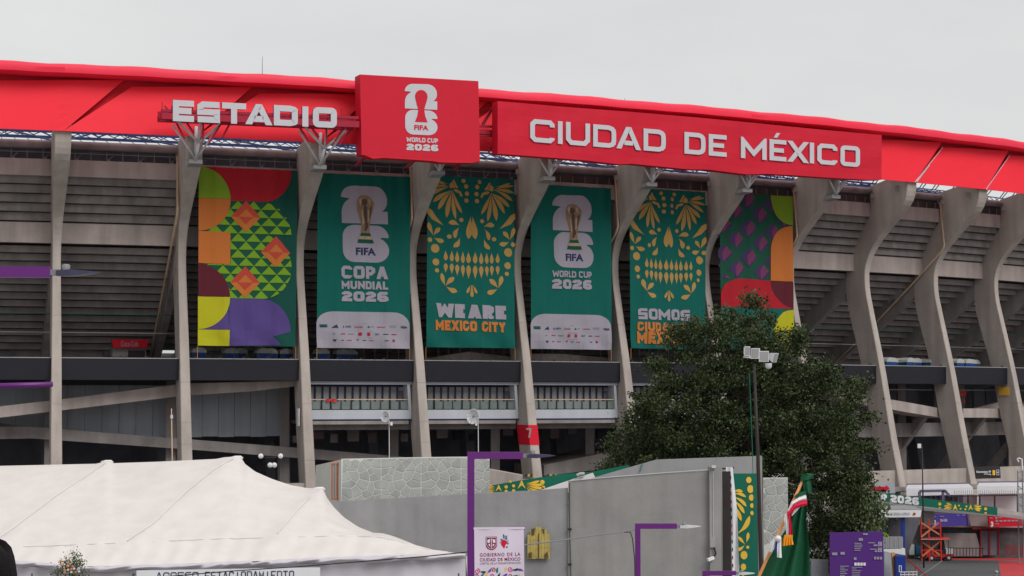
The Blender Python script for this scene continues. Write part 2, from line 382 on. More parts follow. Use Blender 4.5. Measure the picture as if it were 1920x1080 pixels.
WID = [(20.4, 0.6), (17, 0.55), (13, 0.36), (11, 0.31), (3, 0.36), (-8, 0.42), (-14, 0.42)]

stadium = thing('stadium', 'huge concrete stadium with curved ribs, stepped soffits and a bright red fascia, filling the background', 'stadium', tuple(ringpt(5, 0, -14)))
RIBS = {}
for k in range(0, 17):
    mb = MB(); rows = []
    zs = [20.4 - i * 0.42 for i in range(0, 30)] + [7.4 - i * 1.3 for i in range(0, 17)]
    zs = [z for z in zs if z > -13.9] + [-14]
    for z in zs:
        w = interp(WID, z); oo, oi = interp(OUT, z), interp(INN, z)
        zt_in = -0.9 * max(0, (z - 17.5) / 2.9)          # the head slopes down inwards
        c = min(0.05, w * 0.2)
        rows.append([ribpt(k, oo - c, z, -w), ribpt(k, oo, z, -w + c), ribpt(k, oo, z, w - c), ribpt(k, oo - c, z, w), ribpt(k, oi, z + zt_in, w), ribpt(k, oi, z + zt_in, -w), ribpt(k, oo - c, z, -w)])
    v, f = grid(rows); mb.add(v, f)
    mb.f.append((5, 4, 3, 2, 1, 0)); mb.mi.append(0)
    RIBS[k] = mb.build('rib', 'rib_concrete', stadium)
# joint lines of the formwork on the ribs: thin recessed-looking grout strips
for k in range(0, 12):
    mb = MB()
    for z in ((1.35, -1.7, -3.3, -5.2) if k in (2, 4) else (6.3, -0.3, -4.6)):
        w = interp(WID, z) + 0.004; oo, oi = interp(OUT, z), interp(INN, z)
        mb.hexa([ribpt(k, oo + 0.006, z, -w), ribpt(k, oo + 0.006, z, w), ribpt(k, oi, z, w), ribpt(k, oi, z, -w), ribpt(k, oo + 0.006, z + 0.05, -w), ribpt(k, oo + 0.006, z + 0.05, w), ribpt(k, oi, z + 0.05, w), ribpt(k, oi, z + 0.05, -w)])
    mb.build('formwork_joint', 'beam_concrete' if k not in (2, 4) else 'wall_light', RIBS[k])
# inclined raker beams behind each rib
for k in range(-1, 17):
    mb = MB(); w = 0.285
    prof = [(0.8, 17.6), (-1.3, 14.0), (-1.6, 12.2), (-4.0, 10.9), (-19, 2.6), (-19, 1.0), (-15.6, 1.9), (-6.8, 7.0), (-2.3, 9.9), (-1.2, 10.9), (-0.9, 12.2), (-0.6, 13.4), (0.8, 15.6)]
    n = len(prof)
    vv = [ribpt(k, o, z, -w) for o, z in prof] + [ribpt(k, o, z, w) for o, z in prof]
    mb.add(vv, [tuple(range(n))[::-1], tuple(range(n, 2 * n))] + [(i, (i + 1) % n, n + (i + 1) % n, n + i) for i in range(n)])
    mb.build('raker_beam', 'dark_concrete', stadium)
# inner legs and pillars seen in the dark lower storeys
for k in range(-1, 17):
    mb = MB(); mb.bar(ribpt(k, -4.5, -8), ribpt(k, -4.5, 1.5), 0.75); mb.build('inner_pillar', 'dark_concrete', stadium)
    mb = MB(); mb.bar(ribpt(k, -9.5, -8), ribpt(k, -11.5, 1.5), 0.8, 1.2); mb.build('inner_pillar', 'interior_dark', stadium)
    if k >= 8:
        mb = MB(); mb.bar(ribpt(k, -7.0, -7), ribpt(k, -1.5, -1.2), 0.55, 0.8); mb.build('diagonal_strut', 'dark_concrete', stadium)
for k in range(-1, 16):
    mb = ringbox(MB(), k, k + 1, 1.0, 0.2, 16.75, 18.0); mb.build('top_beam', 'beam_concrete', stadium)
    mb = ringbox(MB(), k, k + 1, -1.35, -2.0, 11.9, 13.45); mb.build('middle_beam', 'beam_concrete', stadium)
    # five upper step slabs, then the long lower flight
    for i in range(5):
        o = 0.55 - 0.42 * i; z = 16.8 - 0.66 * i
        ringbox(MB(), k, k + 1, o, o - 0.7, z - 0.60, z).build('step_slab', 'tread_concrete', stadium)
    for i in range(16):
        o = -2.55 - 0.92 * i; z = 11.75 - 0.545 * i
        ringbox(MB(), k, k + 1, o, o - 1.1, z - 0.49, z).build('step_slab', 'dark_concrete', stadium)
    mb = MB()
    for (o0, z0), (o1, z1) in (((0.1, 17.2), (-2.3, 13.9)), ((-2.4, 12.9), (-19, 3.1))):
        mb.hexa([ringpt(k, o0, z0), ringpt(k + 1, o0, z0), ringpt(k + 1, o1, z1), ringpt(k, o1, z1), ringpt(k, o0, z0 + .3), ringpt(k + 1, o0, z0 + .3), ringpt(k + 1, o1, z1 + .3), ringpt(k, o1, z1 + .3)])
    mb.build('tier_slab', 'dark_concrete', stadium)
    # recess above the top beam, gutter tube, small rail posts
    brown = k >= 5
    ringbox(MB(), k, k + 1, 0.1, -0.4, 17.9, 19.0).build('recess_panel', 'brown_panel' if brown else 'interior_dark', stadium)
    mb = MB(); n = 5
    rows = []
    for i in range(n + 1):
        s = k + i / n; rows.append([ringpt(s, 0.75 + 0.62 * math.cos(a), 19.12 + 0.32 * math.sin(a)) for a in [math.radians(x) for x in range(-110, 200, 30)]])
    v, f = grid(rows); mb.add(v, f); mb.build('gutter', 'gutter', stadium, smooth=True)
    for j in range(1, 8):
        s = k + j / 8
        mb = MB(); mb.bar(ringpt(s, 1.0, 17.98), ringpt(s, 1.0, 18.75 if not brown else 18.55), 0.05)
        if j % 2 and not brown: mb.bar(ringpt(s, 1.0, 18.0), ringpt(s + 0.05, 1.0, 18.4), 0.04); mb.bb(ringpt(s, .93, 17.98), ringpt(s, .93, 17.98) + Vector((.25, .1, .12)))
        mb.build('rail_post', 'grey_steel', stadium)
    if not brown: MB().bar(ringpt(k, 1.0, 18.5), ringpt(k + 1, 1.0, 18.5), 0.05).build('hand_rail', 'grey_steel', stadium)
    # dark parapet band at the concourse with pale slab edge
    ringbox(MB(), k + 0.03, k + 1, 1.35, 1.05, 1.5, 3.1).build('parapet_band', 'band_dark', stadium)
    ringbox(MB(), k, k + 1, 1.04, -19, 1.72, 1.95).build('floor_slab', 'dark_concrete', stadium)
    mb = ringbox(MB(), k + 0.03, k + 1, 1.37, 0.95, 3.11, 3.17)
    mb.build('coping', 'wall_light', stadium)
    for j in range(5):
        s = k + 0.1 + j * 0.2; MB().box(ringpt(s, 1.2, 3.24), (0.09, 0.09, 0.07)).build('coping_clip', 'black_steel', stadium)
    # back walls
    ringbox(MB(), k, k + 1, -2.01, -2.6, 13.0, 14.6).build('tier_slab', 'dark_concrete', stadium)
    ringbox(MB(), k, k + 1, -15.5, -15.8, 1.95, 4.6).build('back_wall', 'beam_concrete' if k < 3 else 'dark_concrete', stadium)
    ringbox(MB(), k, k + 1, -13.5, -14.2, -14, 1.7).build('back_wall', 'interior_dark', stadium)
    ringbox(MB(), k, k + 1, 4.3, -13.4, -8.15, -7.75).build('podium_slab', 'dark_concrete', stadium)
    ringbox(MB(), k, k + 1, 3.6, 3.3, -7.74, -6.3).build('podium_parapet', 'rib_concrete', stadium)
    ringbox(MB(), k, k + 1, 3.5, 3.0, -14, -8.16).build('podium_wall', 'wall_light', stadium)
    # rails across the open storey
    MB().bar(ringpt(k, -3, 6.6), ringpt(k + 1, -3, 6.6), 0.06).build('pipe_run', 'ink_teal', stadium)
    MB().bar(ringpt(k, -3.5, 5.2), ringpt(k + 1, -3.5, 5.2), 0.05).build('pipe_run', 'grey_steel', stadium)
    if k >= 8: MB().bar(ringpt(k, -0.2, 0.95), ringpt(k + 1, -0.2, 0.95), 0.07).build('pipe_run', 'grey_steel', stadium)
# left bays: grey cladding, ramps
for k in (-1, 0, 1, 2):
    for j in range(7):
        ringbox(MB(), k + j / 7 + 0.0015, k + (j + 1) / 7 - 0.0015, -5.6, -5.8, -2.9 - 0.05 * (j % 2), 1.15).build('cladding_panel', 'panel_bluegrey', stadium)
for k in (8, 9, 10, 11):
    for j in range(4):
        if (j + k) % 3: ringbox(MB(), k + j / 4 + 0.02, k + (j + 1) / 4 - 0.02, -6, -6.2, -1.4, 1.2).build('cladding_panel', 'interior_dark', stadium)
    ringbox(MB(), k, k + 1, -3.0, -3.6, -3.5, -2.2).build('deep_beam', 'dark_concrete', stadium)
def ramp(name, k, pts, o, depth, m):
    """pts: (px, y of top edge, y of bottom edge) measured in the photograph on the plane of bay k at offset o"""
    mb = MB(); q = []
    for px, y0, y1 in pts:
        s, z0 = bayhit(k, px, y0, o); _, z1 = bayhit(k, px, y1, o)
        A, B = ringpt(k, o), ringpt(k + 0.99999, o); t = s - k
        p = Vector((A.x + (B.x - A.x) * t, A.y + (B.y - A.y) * t, 0)); a = RB[k][2]; n = Vector((-math.sin(a), math.cos(a), 0)) * depth
        q.append((p + Vector((0, 0, CAMZ + z0)), p + Vector((0, 0, CAMZ + z1)), n))
    for a, b in zip(q, q[1:]):
        mb.hexa([a[1], b[1], b[1] + b[2], a[1] + a[2], a[0], b[0], b[0] + b[2], a[0] + a[2]])
    return mb.build(name, m, stadium)
ramp('ramp_beam', 1, [(-150, 786, 806), (0, 762, 783), (128, 747, 768), (345, 719, 742), (470, 716, 734), (556, 714, 724)], -0.6, 2.6, 'beam_concrete')
ramp('ramp_beam', 1, [(-150, 800, 826), (60, 800, 822), (345, 823, 842), (600, 843, 862), (760, 857, 872)], -3.2, 1.4, 'dark_concrete')
ramp('ramp_beam', 1, [(-150, 768, 812), (120, 812, 825)], -4.6, 0.5, 'dark_concrete')
ramp('ramp_beam', 8, [(1560, 722, 742), (1632, 744, 762)], 0.2, 3, 'beam_concrete')
ramp('ramp_beam', 9, [(1664, 748, 766), (1700, 754, 773), (1770, 767, 784)], 0.2, 3, 'beam_concrete')
ramp('ramp_beam', 10, [(1806, 766, 783), (1880, 766, 783)], 0.2, 3, 'beam_concrete')
ramp('ramp_beam', 11, [(1900, 770, 785), (1990, 740, 756)], 0.2, 3, 'beam_concrete')
ramp('ramp_beam', 10, [(1830, 765.5, 766), (1880, 752, 765.8)], -1.5, 0.5, 'beam_concrete')
ramp('ramp_beam', 5, [(1020, 872, 892), (1130, 850, 880), (1260, 835, 870)], -3, 6, 'dark_concrete')
ramp('beige_ramp', 4, [(800, 672, 676), (880, 660, 676), (975, 671, 676)], -6, 1.5, 'beam_concrete')
ramp('beige_ramp', 5, [(990, 663, 678), (1060, 664, 678), (1150, 672, 678)], -6, 1.5, 'beam_concrete')
# glazed balconies in bays 3 to 6
for k in (3, 4, 5, 6):
    b = ringbox(MB(), k + 0.07, k + 0.955, 1.0, -0.4, -1.5, -0.78); bal = b.build('balcony', 'balcony_white', stadium)
    fr = MB(); ringbox(fr, k + 0.07, k + 0.955, 1.02, -0.4, 1.22, 1.46)
    fr.hexa([ringpt(k + 0.93, 1.02, -0.78), ringpt(k + 0.955, 1.02, -0.78), ringpt(k + 0.955, -0.4, -0.78), ringpt(k + 0.93, -0.4, -0.78), ringpt(k + 0.915, 1.02, 1.22), ringpt(k + 0.94, 1.02, 1.22), ringpt(k + 0.94, -0.4, 1.22), ringpt(k + 0.915, -0.4, 1.22)])
    fr.build('frame', 'balcony_white', bal)
    ringbox(MB(), k + 0.07, k + 0.955, 1.05, 0.9, -1.58, -1.5).build('trim_strip', 'frame_blue', bal)
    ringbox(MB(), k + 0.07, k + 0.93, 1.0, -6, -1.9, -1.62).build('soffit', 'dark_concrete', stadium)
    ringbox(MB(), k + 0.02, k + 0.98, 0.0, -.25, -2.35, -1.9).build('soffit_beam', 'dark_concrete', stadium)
    n = 13
    for j in range(5):
        s0 = k + .08 + .17 * j + random.uniform(-.02, .02); zz = -3.2 + random.uniform(-.3, .3)
        ringbox(MB(), s0, s0 + random.uniform(.06, .13), -4.6, -4.8, zz, zz + random.uniform(.5, 1.0)).build('notice_board', random.choice(['brown_panel', 'band_dark', 'dark_concrete']), stadium)
    for j in range(n):
        s0 = k + 0.07 + (0.86 / n) * j; s1 = s0 + 0.86 / n
        ringbox(MB(), s0 + 0.004, s1 - 0.004, -0.02, -0.08, -0.7, 1.05).build('window_pane', 'glass_grey' if j < n - 1 else 'interior_dark', bal)
        MB().bar(ringpt(s0, 0.02, -0.78), ringpt(s0, 0.02, 1.2), 0.13).build('mullion', 'frame_blue', bal)
        ringbox(MB(), s0 + 0.01, s1 - 0.01, -0.012, -0.018, 0.75, 1.04).build('blind', 'wall_light', bal)
    ringbox(MB(), k + 0.07, k + 0.93, 0.06, -0.06, 1.06, 1.2).build('head_rail', 'frame_blue', bal)
    for j in range(10):
        s0 = k + 0.08 + 0.086 * j
        MB().bar(ringpt(s0, 0.85, -0.78), ringpt(s0, 0.85, 0.02), 0.07).build('rail_post', 'black_steel', bal)
        ringbox(MB(), s0 + 0.012, s0 + 0.075, 0.84, 0.82, -0.72, -0.12).build('glass_panel', 'glass_green', bal)
    MB().bar(ringpt(k + 0.07, 0.85, 0.04), ringpt(k + 0.93, 0.85, 0.04), 0.07).build('hand_rail', 'pipe_beige', bal)
# number band and the painted 7 on the fifth rib
def band_shell(k, z0, z1, name, m, par, grow=0.02):
    mb = MB(); rows = []
    for i in range(7):
        z = z0 + (z1 - z0) * i / 6; w = interp(WID, z) + grow; oo, oi = interp(OUT, z) + grow, interp(INN, z) - grow
        rows.append([ribpt(k, oi, z, -w), ribpt(k, oo, z, -w), ribpt(k, oo, z, w), ribpt(k, oi, z, w), ribpt(k, oi, z, -w)])
    v, f = grid(rows); mb.add(v, f); return mb.build(name, m, par)
band_shell(5, -3.6, -2.0, 'painted_band', 'ink_signred', RIBS[5])
w7 = -interp(WID, -2.8) - 0.035
def sidemap(k, w, px0):
    x, y, a = RB[k]
    A = Vector((x + math.cos(a) * w, y + math.sin(a) * w, 0)); B = A + Vector((math.sin(a), -math.cos(a), 0))
    def f(p, lift=0):
        s, z = hitline(p[0], p[1], A, B); q = A + (B - A) * s; return Vector((q.x - math.cos(a) * lift, q.y - math.sin(a) * lift, z))
    return f
polys = []
for q in ribbon([(988, 804.5), (994.5, 804.5)][:2], 2.6): polys.append(q)
polys = ribbon([(987.5, 804.2), (995, 804.2), (995, 809), (992.6, 820.5)], 3.4)
decal('number_seven', polys, sidemap(5, w7, 990), 'flat_white', RIBS[5])
# downpipes on every second rib
for k in (2, 4, 6, 8, 10):
    w = -interp(WID, 14) - 0.22
    pts = [ribpt(k, 0.75, 19.0, w), ribpt(k, 1.15, 18.4, w), ribpt(k, 1.25, 17.5, w), ribpt(k, 1.55, 14.5, w), ribpt(k, 1.2, 14.0, w), ribpt(k, -2.5, 11.0, w), ribpt(k, -8.0, 6.8, w)]
    if k in (2, 10): pts.append(ribpt(k, -15, 1.9, w))
    MB().tube(pts, 0.10, 8).build('downpipe', 'pipe_beige', RIBS[k], smooth=True)
for k in (4, 5, 6, 7, 8, 9, 10, 11):
    w = -interp(WID, 18) - 0.05
    MB().bb(ribpt(k, 1.5, 18.6, w) - Vector((.25, .05, .2)), ribpt(k, 1.5, 18.6, w) + Vector((.25, .05, .2))).build('junction_box', 'wall_light', RIBS[k])
    if k > 8: MB().bb(ribpt(k, 4.6, 19.0, w) - Vector((.3, .05, .25)), ribpt(k, 4.6, 19.0, w) + Vector((.3, .05, .25))).build('junction_box', 'wall_light', RIBS[k])
# ------------------------------------------------------------------ red fascia
ZB, ZT = 19.45, 24.3
def fas(s, z): return ringpt(s, 6.0 - 0.14 * (z - ZB), z)
for k in range(-2, 15):
    mb = MB(); rows = []
    ztl, ztr = 23.05, 23.48
    gap = 0.055 if k < 8 else 0.012
    for j in range(7):
        v = j / 6; row = []
        for i in range(13):
            u = i / 12
            s = k + u * (1 - gap * v) + gap * v + 0.45 * v
            zt = ztl + (ztr - ztl) * u
            z = ZB + (zt - ZB) * v
            row.append(fas(s, z) + Vector((0, 0.25 * v * (1 - u) + 0.05 * math.sin(u * 7 + k) * v, 0)))
        rows.append(row)
    v_, f_ = grid(rows); mb.add(v_, f_)
    v2, f2 = grid([rows[0], [p + Vector((0, 0.3, 0.02)) for p in rows[0]]]); mb.add(v2, f2)
    ledge = [r[0] for r in rows]; v3, f3 = grid([ledge, [p + Vector((0.02, 0.7, 0)) for p in ledge]]); mb.add(v3, f3)
    mb.build('fascia_panel', 'fascia_red', stadium, smooth=False)
    if k >= 8:
        MB().tube([r[0] + Vector((0, -0.05, 0)) for r in rows], 0.035 if k != 8.5 else 0.1, 6).build('seam_strip', 'letter_white', stadium)
    # added backing sheet, its darker red puts shade into the panel gaps
    mb = MB(); rows = []
    for i in range(7):
        s = k + i / 6
        rows.append([ringpt(s, 5.2, ZB + 0.35), ringpt(s, 4.75, 23.6)])
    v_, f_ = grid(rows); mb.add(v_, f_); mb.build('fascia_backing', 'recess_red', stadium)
    mb = MB(); rows = []
    for i in range(9):
        s = k + i / 8
        c = [(4.4, 23.5), (6.05, 23.52), (6.32, 23.62), (6.36, 24.0), (6.25, 24.22), (5.9, 24.36), (5.2, 24.42), (4.4, 24.36), (4.4, 23.5)]
        wob = 0.035 * math.sin(s * 5.1) + 0.03 * math.sin(s * 13)
        rows.append([ringpt(s, o + 0.3, z + wob * (1 if z > 24 else 0.4)) for o, z in c])
    v_, f_ = grid(rows); mb.add(v_, f_); mb.build('fascia_rim', 'rim_red', stadium, smooth='auto')
# glint at the ninth rib's seam, put in as a white strip
MB().bar(fas(9.02, ZB + 0.05) + Vector((0, -0.12, 0)), fas(9.22, ZB + 1.7) + Vector((0, -0.12, 0)), 0.16, 0.06).build('seam_strip', 'letter_white', stadium)
# blue roof truss behind the fascia's lower edge
mb = MB()
N = 9
for k in range(-2, 13):
    for i in range(N):
        s0, s1 = k + i / N, k + (i + 1) / N
        for o, z in ((-6, 20.6), (-6, 21.0), (-7.6, 20.75)):
            if i % 3 == 0: mb.bar(ringpt(s0, o, z), ringpt(min(s0 + 3 / N, k + 1), o, z), 0.09)
        mb.bar(ringpt(s0, -6, 20.6), ringpt(s1, -6, 21.0) if i % 2 else ringpt(s1, -7.6, 20.75), 0.06)
        mb.bar(ringpt(s0, -6, 21.0), ringpt(s1, -7.6, 20.75) if i % 2 else ringpt(s1, -6, 20.6), 0.05)
        mb.bar(ringpt(s0, -7.6, 20.75), ringpt(s0 + 0.02, -4, 19.9), 0.04)
        if i % 2: 
            mb.bar(ringpt(s0, -6, 21.0), ringpt(s0 - 0.03, -3.0, 24), 0.07); mb.bar(ringpt(s0 + 0.05, -6, 21.0), ringpt(s0 + 0.07, -3.0, 24), 0.07)
    # denser second ring as seen from the right-hand side
    for i in range(14):
        s0, s1 = k + i / 14, k + (i + 1) / 14
        mb.bar(ringpt(s0, -12, 21.6 + 0.3 * (i % 2)), ringpt(s1, -12, 21.9 - 0.3 * (i % 2)), 0.07)
    mb.bar(ringpt(k, -12, 21.95), ringpt(k + 1, -12, 21.95), 0.12); mb.bar(ringpt(k, -12, 21.5), ringpt(k + 1, -12, 21.5), 0.10)
    mb.bar(ringpt(k + 0.02, 0.5, 19.4), ringpt(k + 0.35, -12, 21.8), 0.12); mb.bar(ringpt(k + 0.98, 0.5, 19.4), ringpt(k + 0.7, -12, 21.8), 0.12)
mb.build('roof_truss', 'truss_blue', stadium, kind='stuff')
# white brackets and struts that carry the sign
for k in (2, 3, 4, 5, 6, 7, 8):
    w = 0.5
    mb = MB()
    mb.hexa([ribpt(k, 6.0, 17.45, -w), ribpt(k, 6.0, 17.45, w), ribpt(k, 4.6, 17.3, w), ribpt(k, 4.6, 17.3, -w), ribpt(k, 6.0, 17.75, -w), ribpt(k, 6.0, 17.75, w), ribpt(k, 4.4, 17.65, w), ribpt(k, 4.4, 17.65, -w)])
    br = mb.build('sign_bracket', 'wall_light', stadium)
    A = ribpt(k, 6.0, 17.75, 0); B_ = ribpt(k, 7.2, 18.85, 0) if k < 4 else ribpt(k, 6.4, 18.5, 0)
    far = k >= 4
    for (o, z, t) in (((7.0, 20.1, -1.9), (7.0, 20.1, 1.5), (6.0, 20.2, 0)) if not far else ((6.4, 19.4, -1.35), (6.4, 19.4, 1.15), (6.0, 19.5, 0))):
        MB().tube([A, ribpt(k, o, z, t)], 0.085 if t else 0.13, 8).build('strut', 'white_steel', br, smooth=True)
    for (o, z, t) in (((7.9, 20.3, -1.7), (8.0, 20.3, 0), (7.9, 20.2, 1.5)) if not far else ((6.9, 19.35, -.6), (7.0, 19.35, .8))):
        MB().tube([B_, ribpt(k, o, z, t)], 0.10, 8).build('strut', 'white_steel', br, smooth=True)
        if k < 4: MB().tube([ribpt(k, o, z, t), ribpt(k, o + 0.2, z + 1.0, t * 1.55)], 0.06, 6).build('strut_extension', 'truss_red', br, smooth=True)
    MB().tube([A, B_], 0.12, 8).build('strut', 'white_steel', br, smooth=True)
# lightning rods on the rim
for px, y0, y1 in ((492, 106, 148), (1172, 184, 196)):
    k = 2 if px < 900 else 6
    s, z = bayhit(k, px, y0, 5.5); MB().tube([ringpt(s, 5.5, 24.3), ringpt(s, 5.5, z)], [0.03, 0.015], 5).build('lightning_rod', 'grey_steel', stadium)
# junk on the concourse: machines, openings, one a panel glowing in place of daylight
for (px0, px1, y0, y1, m, k) in ((292, 328, 656, 662, 'daylight_glow', 1), (0, 22, 660, 668, 'interior_dark', 0), (195, 209, 646, 668, 'interior_dark', 1), (240, 272, 657, 667, 'black_steel', 1)):
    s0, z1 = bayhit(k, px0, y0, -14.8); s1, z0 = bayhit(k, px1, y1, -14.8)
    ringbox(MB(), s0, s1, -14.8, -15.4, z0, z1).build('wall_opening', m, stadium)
# ------------------------------------------------------------------ sign boxes
def planemap(A, B, off=(0, 0)):
    """maps photograph measurements onto the vertical plane through plan points A, B"""
    A = Vector((A[0], A[1], 0)); B = Vector((B[0], B[1], 0)); d = (B - A).normalized(); n = Vector((d.y, -d.x, 0))
    def f(p, lift=0.0):
        s, z = hitline(p[0], p[1], A, B); q = A + (B - A) * s + n * lift; return Vector((q.x, q.y, z))
    f.n = n; f.d = d
    return f
def solid(poly_pts, n, depth):
    """extrude a 3-D outline backwards by depth along -n"""
    m = len(poly_pts); b = [p - n * depth for p in poly_pts]; mb = MB()
    mb.add(list(poly_pts) + b, [tuple(range(m)), tuple(range(m, 2 * m))[::-1]] + [(i, (i + 1) % m, m + (i + 1) % m, m + i) for i in range(m)])
    return mb
# squared sign lettering drawn as strokes, in a 1 x 1 cell, y down
def rr(x0, y0, x1, y1, c=0.12, skip=None):
    return arc(x1 - c, y0 + c, c, c, 270, 360, 3) + arc(x1 - c, y1 - c, c, c, 0, 90, 3) + arc(x0 + c, y1 - c, c, c, 90, 180, 3) + arc(x0 + c, y0 + c, c, c, 180, 270, 3)
def glyph(ch, t):
    h = t / 2
    if ch == 'E': return [([(1, h), (h, h), (h, 1 - h), (1, 1 - h)], 0), ([(t, .5), (.88, .5)], 0)]
    if ch == 'S': return [([(.98, h), (.14 + h, h), (h, .1 + h), (h, .5 - .1), (.14, .5), (.86, .5), (1 - h, .6), (1 - h, .9 - h), (.86, 1 - h), (.02, 1 - h)], 0)]
    if ch == 'T': return [([(0, h), (1, h)], 0), ([(.5, t), (.5, 1)], 0)]
    if ch == 'A': return [([(h * .9 - .06, 1.15), (.455, h), (.545, h), (1 - h * .9 + .06, 1.15)], 0), ([(.32, .72), (.68, .72)], 0)]
    if ch == 'D': return [([(h, h), (.68, h), (.82, h + .05), (.95 - h * .7, .22), (1 - h, .38), (1 - h, .62), (.95 - h * .7, .78), (.82, .95 - h), (.68, 1 - h), (h, 1 - h)], 1)]
    if ch == 'I': return [([(.5, 0), (.5, 1)], 0)]
    if ch == 'O': return [(rr(h, h, 1 - h, 1 - h), 1)]
    if ch == 'C': return [([(1 - h, .30), (1 - h, .1 + h), (.9 - h, h), (.12 + h, h), (h, .12 + h), (h, .88 - h), (.12 + h, 1 - h), (.9 - h, 1 - h), (1 - h, .9 - h), (1 - h, .76)], 0)]
    if ch == 'U': return [([(h, 0), (h, .85 - h), (.14 + h, 1 - h), (.86 - h, 1 - h), (1 - h, .85 - h), (1 - h, 0)], 0)]
    if ch == 'M': return [([(h, 1), (h * 1.0, h * 1.6), (.5, .74), (1 - h, h * 1.6), (1 - h, 1)], 0)]
    if ch == 'X': return [([(h * .9 - .1, -.15), (1 - h * .9 + .1, 1.15)], 0), ([(1 - h * .9 + .1, -.15), (.5 + h * .55, .5 - h * .55)], 0), ([(.5 - h * .55, .5 + h * .55), (h * .9 - .1, 1.15)], 0)]
def bold_text(txt, x0, y0, x1, y1, t=0.27, slant=0.0):
    x = 0; cells = []; gap = 0.09
    for ch in txt:
        if ch == ' ': x += 0.34; continue
        w = {'I': t, 'M': 1.02, 'W': 1.12, 'E': .68, 'L': .62, 'T': .74, 'P': .74, 'É': .68}.get(ch, .82); cells.append((ch, x, w)); x += w + gap
    W_ = x - gap; out = []; h = t / 2
    for ch, cx, w in cells:
        base = 'E' if ch == 'É' else ch
        def mapx(v):
            if v <= 0.34: return v
            if v >= 0.66: return w - (1 - v)
            return 0.34 + (v - 0.34) / 0.32 * (w - 0.68)
        top = 0.0
        for pl, closed in bglyph(base, t):
            q = [(mapx(a) if w > t + .01 else w / 2, b) for a, b in pl]
            for r in ribbon(q, t, closed):
                r = clip(r, [(-9, 0), (9, 0), (9, 1), (-9, 1)])
                if len(r) > 2: out.append([(cx + a, b) for a, b in r])
        if ch == 'É': out.append([(cx + .3, -.1), (cx + .42, -.3), (cx + .62, -.3), (cx + .46, -.1)])
    return [[(x0 + a / W_ * (x1 - x0), y0 + b * (y1 - y0) + slant * a / W_) for a, b in p] for p in out]
def bglyph(ch, t):
    h = t / 2
    g = {'2': [([(h, .34), (h + .01, h + .10), (.30, h), (.72, h), (1 - h, .26), (1 - h, .38), (.72, .5), (.30, .56), (h + .02, .70), (h, 1 - h), (1, 1 - h)], 0)],
         '0': [(rr(h, h, 1 - h, 1 - h, .16), 1)],
         '6': [([(.94, h), (.28, h), (h, .28), (h, .74), (.28, 1 - h), (.72, 1 - h), (1 - h, .78), (1 - h, .64), (.74, .50), (t, .50)], 0)],
         'W': [([(h * .8 - .04, -.15), (.27, 1 - h * 1.2), (.5, .32), (.73, 1 - h * 1.2), (1 - h * .8 + .04, -.15)], 0)],
         'R': [([(h, 1), (h, h), (.68, h), (1 - h, .24), (1 - h, .38), (.68, .56), (t, .56)], 0), ([(.62, .56 + h * .9), (.86, 1)], 0)],
         'P': [([(h, 1), (h, h), (.68, h), (1 - h, .24), (1 - h, .42), (.68, .60), (t, .60)], 0)],
         'L': [([(h, 0), (h, 1 - h), (1, 1 - h)], 0)], 'N': [([(h, 1), (h, h * 1.2), (1 - h, 1 - h * 1.2), (1 - h, 0)], 0)],
         'Y': [([(h * .9, 0), (.5, .52), (1 - h * .9, 0)], 0), ([(.5, .52 + h * .9), (.5, 1)], 0)],
         'M': [([(h, 1), (h, h * 1.3), (.5, .62), (1 - h, h * 1.3), (1 - h, 1)], 0)],
         'A': [([(h * .9 - .04, 1.15), (.40, h), (.60, h), (1 - h * .9 + .04, 1.15)], 0), ([(.40, .70), (.60, .70)], 0)]}
    return g.get(ch) or glyph(ch, t)
def letter(ch, x0, y0, x1, y1, tpx):
    """polygons in picture units; strokes keep the same thickness tpx"""
    w, hh = x1 - x0, y1 - y0; out = []; t = tpx / hh
    asp = w / hh
    for pl, closed in glyph(ch, t):
        # glyph cell widened: keep stroke offsets equal on both axes
        q = []
        for x, y in pl:
            if x <= 0.5: xx = x * 1.0 if x <= t else (x / 1.0) * asp if x > 0.3 else t / 2 + (x - t / 2) * 1.0
            else: xx = asp - (1 - x) if (1 - x) <= 0.3 else x * asp
            q.append((xx, y))
        for r in ribbon(q, t, closed):
            r = clip(r, [(-9, 0), (9, 0), (9, 1), (-9, 1)])
            if len(r) > 2: out.append([(x0 + a * hh, y0 + b * hh) for a, b in r])
    return out
# emblem: a rounded 2 over a rounded 6, in a 245 x 390 frame (y down)
E2 = [(0, 60)] + arc(62, 62, 62, 60, 185, 270, 8)[1:] + arc(168, 70, 70, 70, 270, 360, 10) + [(238, 78)] + arc(168, 78, 70, 62, 0, 55, 7)[1:] + [(196, 128), (240, 128), (240, 192), (2, 192), (2, 142)] + arc(66, 142, 64, 78, 180, 262, 8) + [(44, 66), (38, 60)]
E6 = [(4, 268)] + arc(64, 262, 60, 62, 180, 270, 8) + [(170, 200)] + arc(176, 262, 66, 62, 270, 350, 8) + [(241, 262), (200, 262), (200, 264)] + arc(176, 326, 66, 62, 292, 360, 7) + arc(176, 326, 66, 62, 0, 90, 8)[1:] + arc(64, 326, 60, 62, 90, 180, 8)
TROPHY = arc(122, 96, 46, 50, 160, 380, 14) + [(164, 122), (150, 168), (144, 196), (150, 240), (168, 290), (76, 290), (94, 240), (100, 196), (92, 168), (80, 122)]
